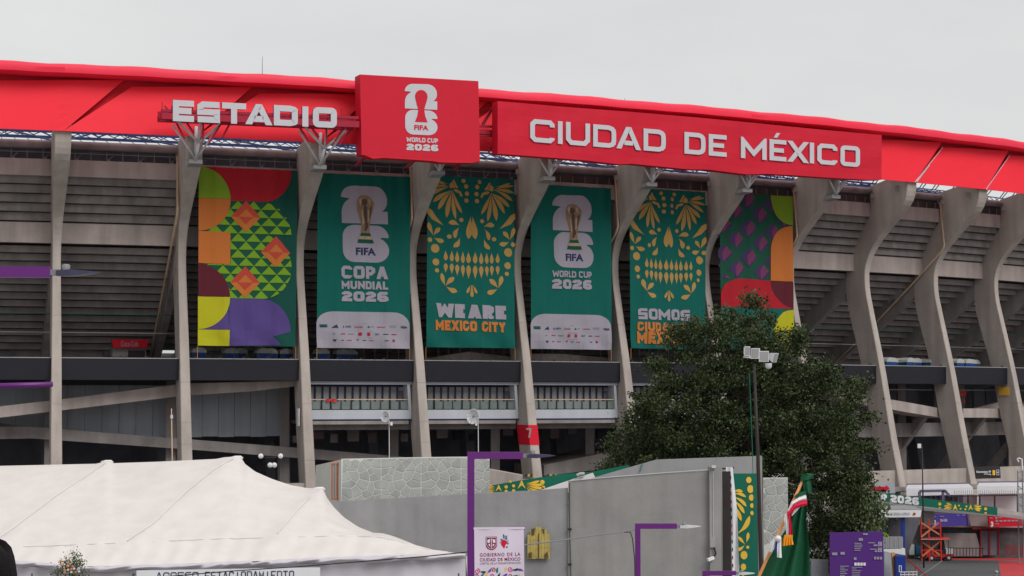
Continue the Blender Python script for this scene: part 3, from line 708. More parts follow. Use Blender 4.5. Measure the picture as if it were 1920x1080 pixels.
def emblem(mp, box, parent, ink, cut=None, gold=False, fifa='ink_navy', bg='box_red', layer=1):
    x0, y0, x1, y1 = box
    T = lambda P: [(x0 + p[0] / 242 * (x1 - x0), y0 + p[1] / 388 * (y1 - y0)) for p in P]
    decal('emblem', [T(E2), T(E6)], mp, ink, parent, layer, cut)
    if not gold: decal('trophy_cutout', [T(TROPHY)], mp, bg, parent, layer + 1, cut)
    else:
        body = arc(122, 92, 44, 46, 165, 375, 14) + [(170, 80), (172, 92), (166, 120), (152, 165), (142, 210), (146, 240), (98, 240), (102, 205), (92, 160), (80, 122)]
        decal('trophy', [T(body)], mp, 'ink_trophy', parent, layer + 1, cut)
        decal('trophy_shade', [T(circ(120, 84, 15, 12, 17)), T([(118, 100), (134, 104), (130, 150), (138, 205), (124, 232), (116, 225), (122, 190), (112, 140)]), T([(150, 110), (162, 100), (150, 150), (144, 170)])], mp, 'ink_trophydark', parent, layer + 2, cut)
        decal('trophy_light', [T([(90, 72), (104, 58), (106, 78), (96, 108)]), T([(140, 62), (152, 74), (150, 96), (142, 86)]), T([(104, 120), (112, 130), (118, 185), (108, 200), (104, 160)]), T([(136, 128), (146, 120), (140, 180), (134, 190)])], mp, 'ink_trophylight', parent, layer + 2, cut)
        decal('trophy_base', [T([(98, 240), (146, 240), (152, 256), (92, 256)]), T([(84, 272), (160, 272), (166, 290), (78, 290)])], mp, 'ink_darkgreen', parent, layer + 2, cut)
        decal('trophy_base_ring', [T([(92, 256), (152, 256), (160, 272), (84, 272)])], mp, 'ink_trophylight', parent, layer + 2, cut)
    decal('lettering', [T([q for q in f]) for f in text_in('FIFA', 70, 314, 174, 352, 0.03)], mp, fifa, parent, layer + 1, cut)
# central box
pa, pb = ringpt(3.55, 8.6), ringpt(4.75, 8.6)
pm = planemap(pa, pb)
boxsign = thing('logo_sign_box', 'large red box sign with a white tournament emblem, between the words on the roof edge', 'sign', tuple(pm((790, 300))))
C4 = [pm((675, 139.5)), pm((897, 152)), pm((900, 303)), pm((678, 290.5))]
mb = solid(C4, pm.n, 1.25); mb.build('box_body', 'box_red', boxsign)
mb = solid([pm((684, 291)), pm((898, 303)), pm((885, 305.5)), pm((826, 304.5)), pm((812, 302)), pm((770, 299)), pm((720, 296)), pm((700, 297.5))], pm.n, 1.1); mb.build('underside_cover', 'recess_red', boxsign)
for px in (694, 790, 880):
    a = pm((px, 296 + (px - 694) * .035)); MB().bar(a - pm.n * 0.5 + Vector((0, 0, .3)), a - pm.n * 3.4 + Vector((0, 0, -.2)), 0.18).build('support_beam', 'truss_red', boxsign)
mpx = lambda p, l=0: pm(p, l)
def skewmap(base, slope, cx):
    return lambda p, l=0: base((p[0], p[1] + slope * (p[0] - cx)), l)
sk = skewmap(pm, 0.045, 790)
emblem(sk, (758.5, 157.5, 820, 253), boxsign, 'letter_white', fifa='box_red')
decal('lettering', bold_text('WORLD CUP', 762, 258.5, 821, 267, .24), sk, 'letter_white', boxsign, 1)
decal('lettering', bold_text('2026', 762, 270.5, 821.5, 282.5, .30), sk, 'letter_white', boxsign, 1)

def solid_letter(name, polys, mp, thick, mface, mside, parent, lift):
    bm = bmesh.new(); cache = {}
    def V(p):
        key = (round(p[0], 3), round(p[1], 3))
        if key not in cache: cache[key] = bm.verts.new(mp(p, lift))
        return cache[key]
    for p in polys:
        vs_ = []
        for a in p:
            v = V(a)
            if v not in vs_: vs_.append(v)
        if len(vs_) > 2:
            try: bm.faces.new(vs_)
            except ValueError: pass
    front = list(bm.faces); bnd = [e for e in bm.edges if len(e.link_faces) == 1]
    n = mp((0, 0), 1) - mp((0, 0), 0); back = {}
    for e in bnd:
        for v in e.verts:
            if v not in back: back[v] = bm.verts.new(v.co - n * thick)
    mb = MB(); idx = {v: i for i, v in enumerate(bm.verts)}; mb.v = [tuple(v.co) for v in bm.verts]
    for f in front: mb.f.append(tuple(idx[v] for v in f.verts)); mb.mi.append(0)
    for e in bnd:
        a, b = e.verts; mb.f.append((idx[a], idx[b], idx[back[b]], idx[back[a]])); mb.mi.append(1)
    bm.free(); return mb.build(name, [mface, mside], parent)
# ESTADIO: free-standing letters on a red truss
pe = planemap(ringpt(1.75, 8.9), ringpt(3.6, 8.7))
est = thing('lettering_sign', 'free-standing grey letters spelling ESTADIO on a red truss, left of the emblem box', 'sign', tuple(pe((480, 240))))
es = lambda x: 188.2 + (x - 323) * (203.5 - 188.2) / (630 - 323)
for ch, x0, x1 in (('E', 323, 362.5), ('S', 368.5, 411), ('T', 415, 460), ('A', 459, 509), ('D', 512, 557), ('I', 565, 577), ('O', 585, 630)):
    y0 = es(x0); hh = 39.6 - (x0 - 323) * 0.008
    polys = letter(ch, x0, y0, x1, y0 + hh, 11.3)
    sl = (203.5 - 188.2) / 307
    polys = [[(x, y + (x - x0) * sl) for x, y in p] for p in polys]
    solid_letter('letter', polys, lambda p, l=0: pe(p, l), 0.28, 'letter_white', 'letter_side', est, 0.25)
for y0, y1, of in ((207, 221, 0), (217.5, 234, 0), (207, 221, -1.3), (217.5, 234, -1.3)):
    MB().bar(pe((302, y0), of), pe((672, y1), of), 0.46 if y0 > 210 else 0.2).build('truss_chord', 'truss_red', est)
for i in range(25):
    x = 304 + i * 15; yt = 207 + (x - 302) * 0.038; yb = 217.5 + (x - 302) * 0.0446
    for of in (0, -1.3): MB().bar(pe((x, yt), of), pe((x + 15, yb + .6) if i % 2 else (x, yb), of), 0.07).build('truss_brace', 'truss_red', est)
    MB().bar(pe((x, yb), 0), pe((x, yb), -1.3), 0.08).build('truss_brace', 'recess_red', est)
for x in (304, 322, 361, 400, 436, 500, 560, 618, 640, 657):
    yt = 207 + (x - 302) * 0.038; MB().bar(pe((x, yt), 0.0), pe((x, yt - (16 if x > 600 or x < 310 else 9)), 0.0), 0.045).build('letter_stay', 'black_steel', est)
for x0, x1, yt, dy in ((334, 350, 229, 30), (353, 367, 228, 20), (384, 384, 226, 34), (420, 395, 226, 40), (436, 420, 226, 30), (565, 582, 236, 25), (587, 602, 236, 20), (616, 616, 238, 32), (650, 632, 236, 26), (666, 640, 236, 34)):
    MB().tube([pe((x0, yt), -0.6), pe((x1, yt + dy), -0.6)], 0.075, 6).build('truss_leg', 'truss_red', est)
# connecting truss between emblem box and long panel
pj = planemap(ringpt(4.5, 7.4), ringpt(5.4, 7.4))
for y, t in ((236, .16), (247, .34), (253, .2)): MB().bar(pj((890, y)), pj((945, y + 2.5)), t).build('truss_chord', 'truss_red', boxsign)
for a, b in (((905, 236), (927, 196)), ((916, 285), (936, 256)), ((927, 285), (927, 196)), ((905, 232), (925, 200))): MB().bar(pj(a), pj(b), 0.16).build('truss_brace', 'truss_red', boxsign)
# CIUDAD DE MEXICO panel
pc = planemap(ringpt(4.85, 8.4), ringpt(9.0, 8.4))
cdm = thing('city_name_sign', 'long red panel reading CIUDAD DE MÉXICO in pale letters, right of the emblem box', 'sign', tuple(pc((1290, 320))))
bot = [(1653, 337), (1630, 337.5), (1560, 333.5), (1500, 329.5), (1440, 326), (1400, 327), (1330, 318), (1290, 317.5), (1180, 306.5), (1165, 308.5), (1100, 301), (1000, 293), (937, 288.5)]
top = [(933, 189.5), (1050, 199.5), (1180, 209.5), (1300, 219.5), (1420, 231), (1540, 243), (1650, 253)]
rows = []
for j in range(9):
    row = []
    for i in range(61):
        x = 933 + i / 60 * 720; f2 = lambda tab: [a[1] + (b[1] - a[1]) * (x - a[0]) / (b[0] - a[0]) for a, b in zip(tab, tab[1:]) if a[0] <= x <= b[0] + 1e-6]
        yt = (f2(top) or [253.2])[0]; yb = (f2(sorted(bot)) or ([288.5] if x < 940 else [337]))[0]
        y = yt + (yb - yt) * j / 8
        row.append(pc((x, y), 0.018 * math.sin(i * 1.9 + j * .4) + 0.02 * math.sin(i * .37 + j * 1.3)))
    rows.append(row)
v_, f_ = grid(rows); mb = MB().add(v_, f_)
for edge in (rows[0], rows[-1], [r[0] for r in rows], [r[-1] for r in rows]):
    v_, f_ = grid([edge, [p - pc.n * 0.9 for p in edge]]); mb.add(v_, f_)
mb.build('fabric_panel', 'box_red', cdm)
cs = (253.5 - 224) / (1611 - 993)
def cy(x): return 223 + (x - 993) * (272 - 223) / (1571 - 993)
for ch, x0, x1 in (('C', 993, 1038.5), ('I', 1044.5, 1054), ('U', 1060, 1105), ('D', 1111, 1154), ('A', 1155, 1200), ('D', 1205.5, 1247), ('D', 1282, 1321.5), ('E', 1327.5, 1361), ('M', 1388, 1436), ('E', 1441.5, 1473), ('X', 1475.5, 1514.5), ('I', 1517, 1525), ('C', 1531, 1568.5), ('O', 1574.5, 1611)):
    hh = 42.8 - (x0 - 993) / 618 * 4.6; y0 = cy(x0); polys = letter(ch, x0, y0, x1, y0 + hh, 8.6 - (x0 - 993) / 618 * .8)
    sl = (cy(1611) - cy(993)) / 618
    polys = [[(x, y + (x - x0) * sl) for x, y in p] for p in polys]
    solid_letter('letter', polys, lambda p, l=0: pc(p, l), 0.05, 'letter_white', 'letter_white', cdm, 0.11)
solid_letter('accent', [[(1449.5, 258.5), (1454.5, 249.5), (1461.5, 250), (1455.5, 258.8)]], lambda p, l=0: pc(p, l), 0.05, 'letter_white', 'letter_white', cdm, 0.11)

# ------------------------------------------------------------------ hanging banners
class Banner:
    def __init__(s, k, x0, x1, ytop, ybot, base, label, seed, z0=None):
        s.k = k; s.o = 1.55; s.seed = seed
        s.s0, _ = bayhit(k, x0, ybot, s.o); s.s1, _ = bayhit(k, x1, ybot, s.o)
        _, s.zt = bayhit(k, (x0 + x1) / 2, ytop, s.o); _, s.zb = bayhit(k, (x0 + x1) / 2, ybot, s.o)
        s.root = thing('hanging_banner', label, 'banner', tuple(ringpt((s.s0 + s.s1) / 2, s.o, s.zb)), 'tall printed banners hanging between the stadium ribs')
        rows = []
        for j in range(57):
            rows.append([s.uv((i / 60, j / 56), 0) for i in range(61)])
        v_, f_ = grid(rows); mb = MB().add(v_, f_)
        mb.build('cloth', base, s.root, smooth=True)
        for i in range(9):
            p = s.uv((i / 8, 0)); MB().bar(p, p - Vector((0, 0, 0.95)), 0.025).build('tie_cord', 'black_steel' if i not in (0, 8) else 'wood_pole', s.root)
    def uv(s, p, lift=0.0):
        """u across 0..1, v up 0..1"""
        u, v = p; ss = s.s0 + (s.s1 - s.s0) * u; z = s.zb + (s.zt - s.zb) * v
        w = 0.07 * math.sin(u * 23 + s.seed + 2.2 * v) + 0.03 * math.sin(u * 47 + 1.7 * s.seed - 3 * v) + 0.10 * math.sin(u * 3.1 + s.seed * 2) * (1 - v) * 0.6
        w += 0.09 * math.exp(-v * 9) * math.sin((u * 14 + v * 30) + s.seed) + 0.05 * math.exp(-(1 - v) * 12) * math.sin(u * 50)
        p_ = ringpt(ss, s.o + w + lift, z); return p_
    def px(s, fx, fy):
        """returns a mapper for shapes given in other units: fx, fy turn (x,y) into (u,v)"""
        return lambda p, l=0: s.uv((fx(p), fy(p)), l)
CUT = (0.035, 0.05)
def cropmap(b, y0, y1, xl, xr):
    """crop pixels -> uv of banner; xl, xr = (x at y0, x at y1)"""
    def f(p, l=0):
        t = (p[1] - y0) / (y1 - y0); a = xl[0] + (xl[1] - xl[0]) * t; c = xr[0] + (xr[1] - xr[0]) * t
        return b.uv(((p[0] - a) / (c - a), 1 - t), l)
    return f
# -- banner 1: geometric
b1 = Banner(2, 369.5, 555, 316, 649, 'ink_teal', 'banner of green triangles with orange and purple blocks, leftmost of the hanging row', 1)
m1 = cropmap(b1, 97, 1438, (136, 108), (892, 862)); C1 = (26, 60)
def d1(name, P, m, l): decal(name, P, m1, m, b1.root, l, C1)
d1('red_block', [[(140, 97), (845, 97)] + arc(625, 105, 222, 240, 0, 90) + [(140, 345)]], 'ink_red', 1)
d1('lime_quarter', [[(138, 97)] + arc(130, 333, 243, 238, -86, 0) + [(130, 333)]], 'ink_lime', 2)
d1('orange_quarter', [[(130, 335)] + arc(126, 335, 247, 243, 0, 88) + [(126, 578)]], 'ink_orange', 3)
d1('orange_block', [[(126, 580), (368, 584), (364, 826), (122, 822)]], 'ink_orange', 3)
reg = [[(368, 345)] + arc(600, 592, 240, 246, -90, 0) + [(368, 592)], [(150, 582), (240, 505), (368, 345), (372, 586)],
       [(368, 582), (640, 596)] + arc(600, 838, 238, 244, -78, 84) + [(350, 1078), (120, 1078), (120, 826), (366, 826)]]
reg3 = [[(368, 590)] + arc(600, 838, 238, 246, -90, 0) + [(368, 838)], [(120, 826)] + [(838, 826)] + arc(600, 838, 238, 242, 2, 88) + [(120, 1080)]]
allreg = reg[:2] + reg3
for R_ in allreg: d1('dark_triangle_field', [R_], 'ink_darkgreen', 1)
tris = []
for r in range(0, 13):
    y0 = 345 + r * 61.2
    for c in range(-1, 8):
        x = 372 + c * 118 + (59 if r % 2 else 0) - 118 - (y0 - 345) * .012
        tri = [(x, y0 + 61), (x + 59, y0), (x + 118, y0 + 61)]
        for R_ in allreg:
            q = clip(tri, R_)
            if len(q) > 2: tris.append(q)
d1('triangle_pattern', tris, 'ink_bright', 2)
for cx, cy_ in ((490, 461), (717, 722), (478, 956)):
    d1('diamond', [[(cx - 116, cy_ + 5), (cx, cy_ - 118), (cx + 112, cy_ + 5)]], 'ink_coral', 3)
    d1('diamond', [[(cx - 116, cy_ + 5), (cx + 112, cy_ + 5), (cx - 5, cy_ + 118)]], 'ink_orange', 3)
    d1('diamond_heart', [[(cx - 57, cy_ + 3), (cx, cy_ - 56), (cx + 55, cy_ + 3)]], 'ink_orange', 4)
    d1('diamond_heart', [[(cx - 57, cy_ + 3), (cx + 55, cy_ + 3), (cx - 3, cy_ + 58)]], 'ink_coral', 4)
d1('maroon_quarter', [[(120, 1070)] + arc(118, 1070, 240, 244, 270, 360)], 'ink_maroon', 4)
d1('purple_block', [[(352, 1078), (620, 1080)] + arc(590, 1325, 236, 246, 278, 360) + [(640, 1327)] + arc(560, 1560, 220, 236, 300, 326) + [(352, 1438)]], 'ink_purple', 1)
d1('yellow_quarter', [[(114, 1072)] + arc(112, 1072, 246, 243, 0, 86) + [(112, 1316)]], 'ink_yellow', 4)
d1('purple_sliver', [[(140, 1316)] + arc(112, 1072, 246, 243, 80, 20) + [(352, 1316)]], 'ink_purple', 3)
d1('yellow_block', [[(111, 1318), (351, 1318), (349, 1438), (108, 1438)]], 'ink_yellow', 4)
# -- banners 2 and 4: emblem banners
def sponsors(b, mp, x0, x1, y0, y1, cut):
    """the pale foot panel with three rows of small marks; coordinates in units 0..680 by 0..275"""
    T = lambda x, y: (x0 + x / 690 * (x1 - x0), y0 + y / 272 * (y1 - y0))
    P = [(0, 272)] + [(0, 95)] + arc(125, 95, 125, 95, 180, 270, 8) + arc(575, 95, 115, 95, 270, 360, 8) + [(690, 272)]
    decal('foot_panel', [[T(*p) for p in P]], mp, 'ink_white', b.root, 1, cut)
    def tx(s, a, c, e, g, m, bold=0.0): decal('sponsor_mark', [[T(*q) for q in f] for f in text_in(s, a, c, e, g, bold)], mp, m, b.root, 2, None)
    def sh(P_, m): decal('sponsor_mark', [[T(*q) for q in p] for p in P_], mp, m, b.root, 2, None)
    sh([[(22, 98), (80, 98), (80, 105), (22, 105)], [(25, 108), (80, 108), (80, 118), (25, 118)]], 'ink_teal')
    sh([[(112, 122), (122, 110), (128, 122)], [(124, 112), (134, 104), (142, 122), (132, 122)], [(136, 104), (146, 96), (158, 122), (146, 122)]], 'ink_navy')
    tx('ADI', 212, 104, 254, 118, 'ink_navy', .02); sh([[(194, 110), (200, 104), (205, 119), (196, 119)]], 'ink_navy')
    tx('Coca-Cola', 280, 104, 336, 119, 'ink_red', .02); sh([[(372, 114), (382, 103), (392, 118), (380, 118)]], 'ink_teal'); tx('aramco', 396, 106, 424, 114, 'ink_grey')
    tx('Lenovo', 448, 105, 506, 116, 'ink_red', .03); tx('QATAR', 534, 98, 590, 108, 'ink_grey'); tx('AIRWAYS', 540, 110, 590, 116, 'ink_grey')
    tx('VISA', 622, 102, 674, 119, 'ink_navy', .04)
    for a, c in ((338, 370), (308, 402), (308, 402)): pass
    sh([[(338, 86), (370, 86), (370, 88), (338, 88)], [(308, 142), (402, 142), (402, 144), (308, 144)], [(308, 192), (402, 192), (402, 194), (308, 194)]], 'ink_grey')
    for a, w, m in ((118, 16, 'ink_grey'), (176, 34, 'ink_red'), (232, 42, 'ink_grey'), (490, 38, 'ink_navy'), (550, 42, 'ink_red')):
        sh([[(a, 163), (a + w, 163), (a + w, 169), (a, 169)]], m)
    sh([[(308, 156), (332, 154), (330, 178), (306, 178)], [(372, 154), (394, 154), (394, 178), (372, 178)]], 'ink_red'); tx('SKY', 432, 160, 464, 172, 'ink_navy', .02)
    sh([[(118, 204), (132, 210), (144, 204), (138, 222), (124, 222)]], 'ink_navy')
    for a, w, m in ((176, 24, 'ink_red'), (222, 34, 'ink_red'), (336, 28, 'ink_navy'), (384, 34, 'ink_pink'), (498, 28, 'ink_navy')):
        sh([[(a, 211), (a + w, 211), (a + w, 216), (a, 216)]], m)
    sh([[(292, 204), (312, 204), (302, 220)], [(556, 204), (574, 204), (578, 220), (560, 222)]], 'ink_red')
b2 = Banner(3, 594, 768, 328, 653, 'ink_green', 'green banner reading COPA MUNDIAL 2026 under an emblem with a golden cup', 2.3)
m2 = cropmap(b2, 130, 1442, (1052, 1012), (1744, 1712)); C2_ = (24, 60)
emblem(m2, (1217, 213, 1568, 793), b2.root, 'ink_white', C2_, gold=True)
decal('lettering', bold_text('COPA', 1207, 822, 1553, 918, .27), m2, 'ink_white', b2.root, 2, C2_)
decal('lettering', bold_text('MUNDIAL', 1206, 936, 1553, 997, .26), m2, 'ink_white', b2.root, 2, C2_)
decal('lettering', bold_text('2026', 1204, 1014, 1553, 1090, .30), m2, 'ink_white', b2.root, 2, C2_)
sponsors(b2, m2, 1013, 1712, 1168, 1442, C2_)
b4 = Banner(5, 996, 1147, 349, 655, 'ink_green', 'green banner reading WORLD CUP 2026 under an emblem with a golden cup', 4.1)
m4 = cropmap(b4, 230, 1460, (966, 940), (1592, 1545)); C4_ = (22, 56)
emblem(m4, (1124, 298, 1436, 846), b4.root, 'ink_white', C4_, gold=True)
decal('lettering', bold_text('WORLD CUP', 1114, 872, 1412, 920, .24), m4, 'ink_white', b4.root, 2, C4_)
decal('lettering', bold_text('2026', 1108, 936, 1410, 1008, .30), m4, 'ink_white', b4.root, 2, C4_)
sponsors(b4, m4, 938, 1545, 1198, 1460, C4_)
# -- banners 3 and 5: skulls made of gold petals
def skull(b, mp, cut, half_only=False):
    ax = lambda y: 530 - (y - 185) * 0.024
    P = []; Q = []
    def both(f):
        for sgn in (-1, 1):
            poly = f(); cy0 = sum(p[1] for p in poly) / len(poly); Q.append([(ax(p[1]) + sgn * p[0], p[1] + (p[0] * sgn) * 0.022) for p in poly])
    D_ = lambda x0, y0, x1, y1, w, bend=0: both(lambda: drop(x0, y0, x1, y1, w, bend))
    O_ = lambda x, y, r: both(lambda: circ(x, y, r, 16))
    # big fan of feathers (distances from the axis)
    for x1, y1, w in ((72, 448, 34), (122, 498, 38), (188, 490, 38), (252, 432, 42), (292, 378, 40)):
        D_(150, 280, x1, y1, w * .82, -6)
    for x1, y1, w in ((318, 330, 36), (330, 268, 32), (326, 214, 26)): D_(170, 258, x1, y1, w * .8, -8)
    D_(175, 235, 300, 196, 18, 6)
    both(lambda: [(94, 300), (80, 326), (66, 318), (80, 286), (118, 270), (140, 274), (128, 292)])
    both(lambda: [(98, 262), (140, 200), (148, 212), (122, 262)])
    both(lambda: [(126, 262), (150, 218), (170, 238), (166, 268)])
    for y, x, r in ((205, 60, 16), (245, 40, 17), (298, 34, 17), (350, 38, 17)): O_(x, y, r)
    D_(0 + 6, 465, 24, 637, 46, 0)
    O_(78, 498, 16)
    D_(92, 540, 176, 522, 38, -8); D_(96, 556, 132, 638, 36, -10); D_(92, 632, 140, 706, 38, 12); O_(170, 628, 16)
    both(lambda: [(210, 548), (300, 508), (338, 462), (336, 420), (300, 440), (262, 490)])
    D_(288, 628, 330, 530, 34, 4); D_(288, 628, 236, 566, 34, 4); D_(284, 642, 206, 666, 36, -6); O_(316, 660, 18)
    O_(276, 722, 33); O_(270, 822, 26); O_(262, 884, 16)
    for i, (xx, h1, h2) in enumerate(((23, 82, 100), (68, 84, 92), (112, 80, 80), (153, 76, 70), (194, 70, 62))):
        D_(xx, 730, xx, 738 + h1, 34 - i * 1.4); D_(xx, 838 + h2, xx, 832 - 6 * (i > 2), 34 - i * 1.4)
    D_(196, 996, 226, 900, 34, 4); D_(196, 996, 134, 928, 36, 4); D_(192, 1000, 112, 1036, 38, -6)
    D_(8, 980, 36, 1044, 20, 0); both(lambda: [(0, 980), (3, 980), (12, 1050), (9, 1064), (0, 1070)])
    return Q
def words(mp, b, lines, cut):
    for s, a, c, e, g, m, bold in lines: decal('lettering', bold_text(s, a, c, e, g, bold, slant=5), mp, m, b.root, 2, cut)
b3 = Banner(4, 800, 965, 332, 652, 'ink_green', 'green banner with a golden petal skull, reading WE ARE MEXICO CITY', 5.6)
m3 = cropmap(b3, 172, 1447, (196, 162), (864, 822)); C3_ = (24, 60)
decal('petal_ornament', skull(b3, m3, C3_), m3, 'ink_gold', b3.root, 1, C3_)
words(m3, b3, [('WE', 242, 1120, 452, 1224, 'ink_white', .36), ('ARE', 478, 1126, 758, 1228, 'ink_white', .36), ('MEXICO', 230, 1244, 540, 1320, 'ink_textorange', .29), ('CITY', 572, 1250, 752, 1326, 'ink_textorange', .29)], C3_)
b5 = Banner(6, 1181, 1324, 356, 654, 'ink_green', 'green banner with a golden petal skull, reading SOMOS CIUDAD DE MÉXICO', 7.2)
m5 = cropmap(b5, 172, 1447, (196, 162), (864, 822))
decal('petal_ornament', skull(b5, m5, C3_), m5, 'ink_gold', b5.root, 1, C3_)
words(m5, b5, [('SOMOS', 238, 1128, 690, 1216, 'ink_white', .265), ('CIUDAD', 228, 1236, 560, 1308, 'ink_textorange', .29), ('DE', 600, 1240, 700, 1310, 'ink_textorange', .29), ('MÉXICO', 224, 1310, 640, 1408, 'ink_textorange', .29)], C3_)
# -- banner 6
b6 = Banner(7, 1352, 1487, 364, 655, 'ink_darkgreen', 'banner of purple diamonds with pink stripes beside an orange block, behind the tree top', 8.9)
m6 = cropmap(b6, 222, 1380, (876, 848), (1402, 1386)); C6_ = (26, 60)
def d6(name, P, m, l): decal(name, P, m6, m, b6.root, l, C6_)
field = [(850, 222), (1402, 222), (1388, 860), (850, 860)]
dia, st = [], []
for r in range(-1, 8):
    for c in range(-1, 5):
        cx = 905 + c * 180 + (r % 2) * 90; cy_ = 240 + r * 108 + c * 20
        q = clip([(cx - 78, cy_ + 8), (cx - 12, cy_ - 66), (cx + 50, cy_ + 8), (cx - 12, cy_ + 78)], field)
        if len(q) > 2: dia.append(q)
        for j in range(4):
            ax_, ay_, bx_, by_ = cx - 26 + j * 1.5, cy_ + 2 + j * 18, cx + 8 + j * 8, cy_ - 48 + j * 12
            q = clip([(ax_, ay_), (bx_, by_), (bx_ + 2, by_ + 5), (ax_ + 1, ay_ + 6)], field)
            if len(q) > 2: st.append(q)
d6('purple_diamond', dia, 'ink_violet', 1); d6('pink_stripe', st, 'ink_pink', 2)
for c_ in b6.root.children:
    if c_.name.startswith(('pink_stripe', 'purple_diamond')): c_['kind'] = 'stuff'
d6('lime_quarter', [[(1402, 222)] + arc(1400, 232, 164, 210, 182, 90, 12)], 'ink_lime', 3)
d6('orange_block', [[(1392, 866), (1220, 866), (1226, 640)] + arc(1396, 640, 170, 192, 180, 270, 10)], 'ink_orange', 3)
d6('maroon_block', [[(1220, 868), (1391, 872), (1388, 1120), (1220, 1120)]], 'ink_maroon', 3)
d6('red_block', [[(852, 1072)] + arc(1010, 1000, 158, 142, 190, 268, 8) + [(1218, 866)] + arc(1460, 880, 242, 200, 178, 110, 8) + [(1389, 1072)]], 'ink_red', 4)
d6('green_block', [[(850, 1074), (1388, 1074), (1387, 1380), (848, 1380)]], 'ink_green', 4)
d6('yellow_circle', [arc(1385, 1230, 150, 150, 90, 270, 12)], 'ink_yellow', 5)
# cola sign over a kiosk on the left concourse
pk = planemap(ringpt(1, -11.0), ringpt(1.999, -11.0))
kiosk = thing('snack_kiosk', 'grey concourse kiosk under a red soft drink sign with white script', 'kiosk', tuple(pk((240, 668))))
solid([pk((211, 651)), pk((274, 651)), pk((274, 669)), pk((211, 669))], pk.n, 2).build('kiosk_body', 'wall_warm', kiosk)
solid([pk((240, 657), .02), pk((272, 657), .02), pk((272, 669), .02), pk((240, 669), .02)], pk.n, .03).build('serving_hatch', 'black_steel', kiosk)
solid([pk((208.5, 636.5), .5), pk((278, 637), .5), pk((274, 652.5), .5), pk((211.5, 652.5), .5)], pk.n, .6).build('sign_board', 'ink_signred', kiosk)
decal('lettering', text_in('Coca-Cola', 225.5, 640, 258, 650, 0.01, slant=-.5), lambda p, l=0: pk(p, l + .5), 'ink_white', kiosk, 1)
# portable toilets on the concourse
def toilet(p, rz, label, first=None):
    if first is None:
        t = thing('portable_toilet', label, 'portable toilet', tuple(p), 'blue portable toilets on the concourse', rz); s_local[0] = True
        MB().bb((-.55, -.55, 0), (.55, .55, 1.78)).build('cabin', 'toilet_blue', t)
        MB().bb((-.4, -.58, .1), (.4, -.552, 1.7)).build('door', 'blue_paint', t)
        mb = MB(); rows = []
        for i in range(7):
            a = math.pi * i / 6; rows.append([(-.58 * math.cos(a), y, 1.8 + .42 * math.sin(a)) for y in (-.6, -.3, 0, .3, .6)])
        v_, f_ = grid(rows); mb.add(v_, f_)
        for y in (-.6, .6): mb.add([(-.58 * math.cos(math.pi * i / 6), y, 1.8 + .42 * math.sin(math.pi * i / 6)) for i in range(7)], [tuple(range(7))])
        mb.build('roof', 'toilet_white', t); s_local[0] = False; return t
    r = first.copy(); COL.objects.link(r); r.location = p; r.rotation_euler = (0, 0, rz); r['label'] = label; ORG[r.name] = Vector(p)
    for ch in list(first.children):
        c = ch.copy(); COL.objects.link(c); c.parent = r
    return r
first = None
tl = []
for k, xs in ((2, (372, 432, 448, 492, 505, 535)), (3, (602, 640, 655)), (9, (1662, 1668, 1680, 1700, 1712, 1737, 1743)), (10, (1792, 1797, 1803, 1809, 1815, 1822))):
    nm = {2: 'under the geometric banner', 3: 'under the COPA MUNDIAL banner', 9: 'in the open bay right of the tree', 10: 'in the bay near the right edge'}[k]
    num = ['leftmost', 'second', 'third', 'fourth', 'fifth', 'sixth', 'seventh', 'eighth']
    for i, x in enumerate(xs):
        s, _ = bayhit(k, x, 670, -1.0 - (i % 3) * .9); p = ringpt(s, -1.0 - (i % 3) * .9, 1.75 if k > 5 else 1.85)
        lab = '%s blue portable toilet %s' % (num[i], nm)
        o = toilet(p, RB[k][2], lab, first); first = first or o
# ------------------------------------------------------------------ ground
def zg(Y):
    if Y >= 88: return 0.0
    if Y >= 34: return (88 - Y) * 0.19
    return 10.26 + (34 - Y) / 34 * 2.14
def ground_hit(px, py, z=0.0):
    r = ray(px, py); t = (z - CAMZ) / r[2]; return Vector((r[0] * t, t, z))
ys = [-400, -60, 0, 10, 20, 34, 50, 70, 88, 120, 180, 400, 1200, 4000]
rows = [[(x, y, zg(max(0, y)) if y > 0 else 12.4) for x in (-3000, -300, -60, 0, 60, 300, 3000)] for y in ys]
v_, f_ = grid(rows); MB().add(v_, f_).build('ground', 'plaza_concrete', None, kind='structure', label='pale concrete plaza ground around the stadium')
MB().add([(14, 100, .003), (90, 100, .003), (90, 171, .003), (14, 171, .003)], [(0, 1, 2, 3)]).build('road', 'asphalt', None, kind='structure', label='grey asphalt forecourt before the gates')
def flat(name, pts, m, lift, label):
    MB().add([ground_hit(*p) + Vector((0, 0, lift)) for p in pts], [tuple(range(len(pts)))]).build(name, m, None, kind='structure', label=label)
flat('road', [(1745, 1046), (1990, 1046.5), (1990, 1052), (1880, 1051), (1790, 1050)], 'red_paving', .006, 'thin red painted lane beside the gates')
flat('pavement', [(1872, 1053), (1990, 1053.5), (1990, 1110), (1882, 1110)], 'red_paving', .006, 'red painted paving in the lower right corner')

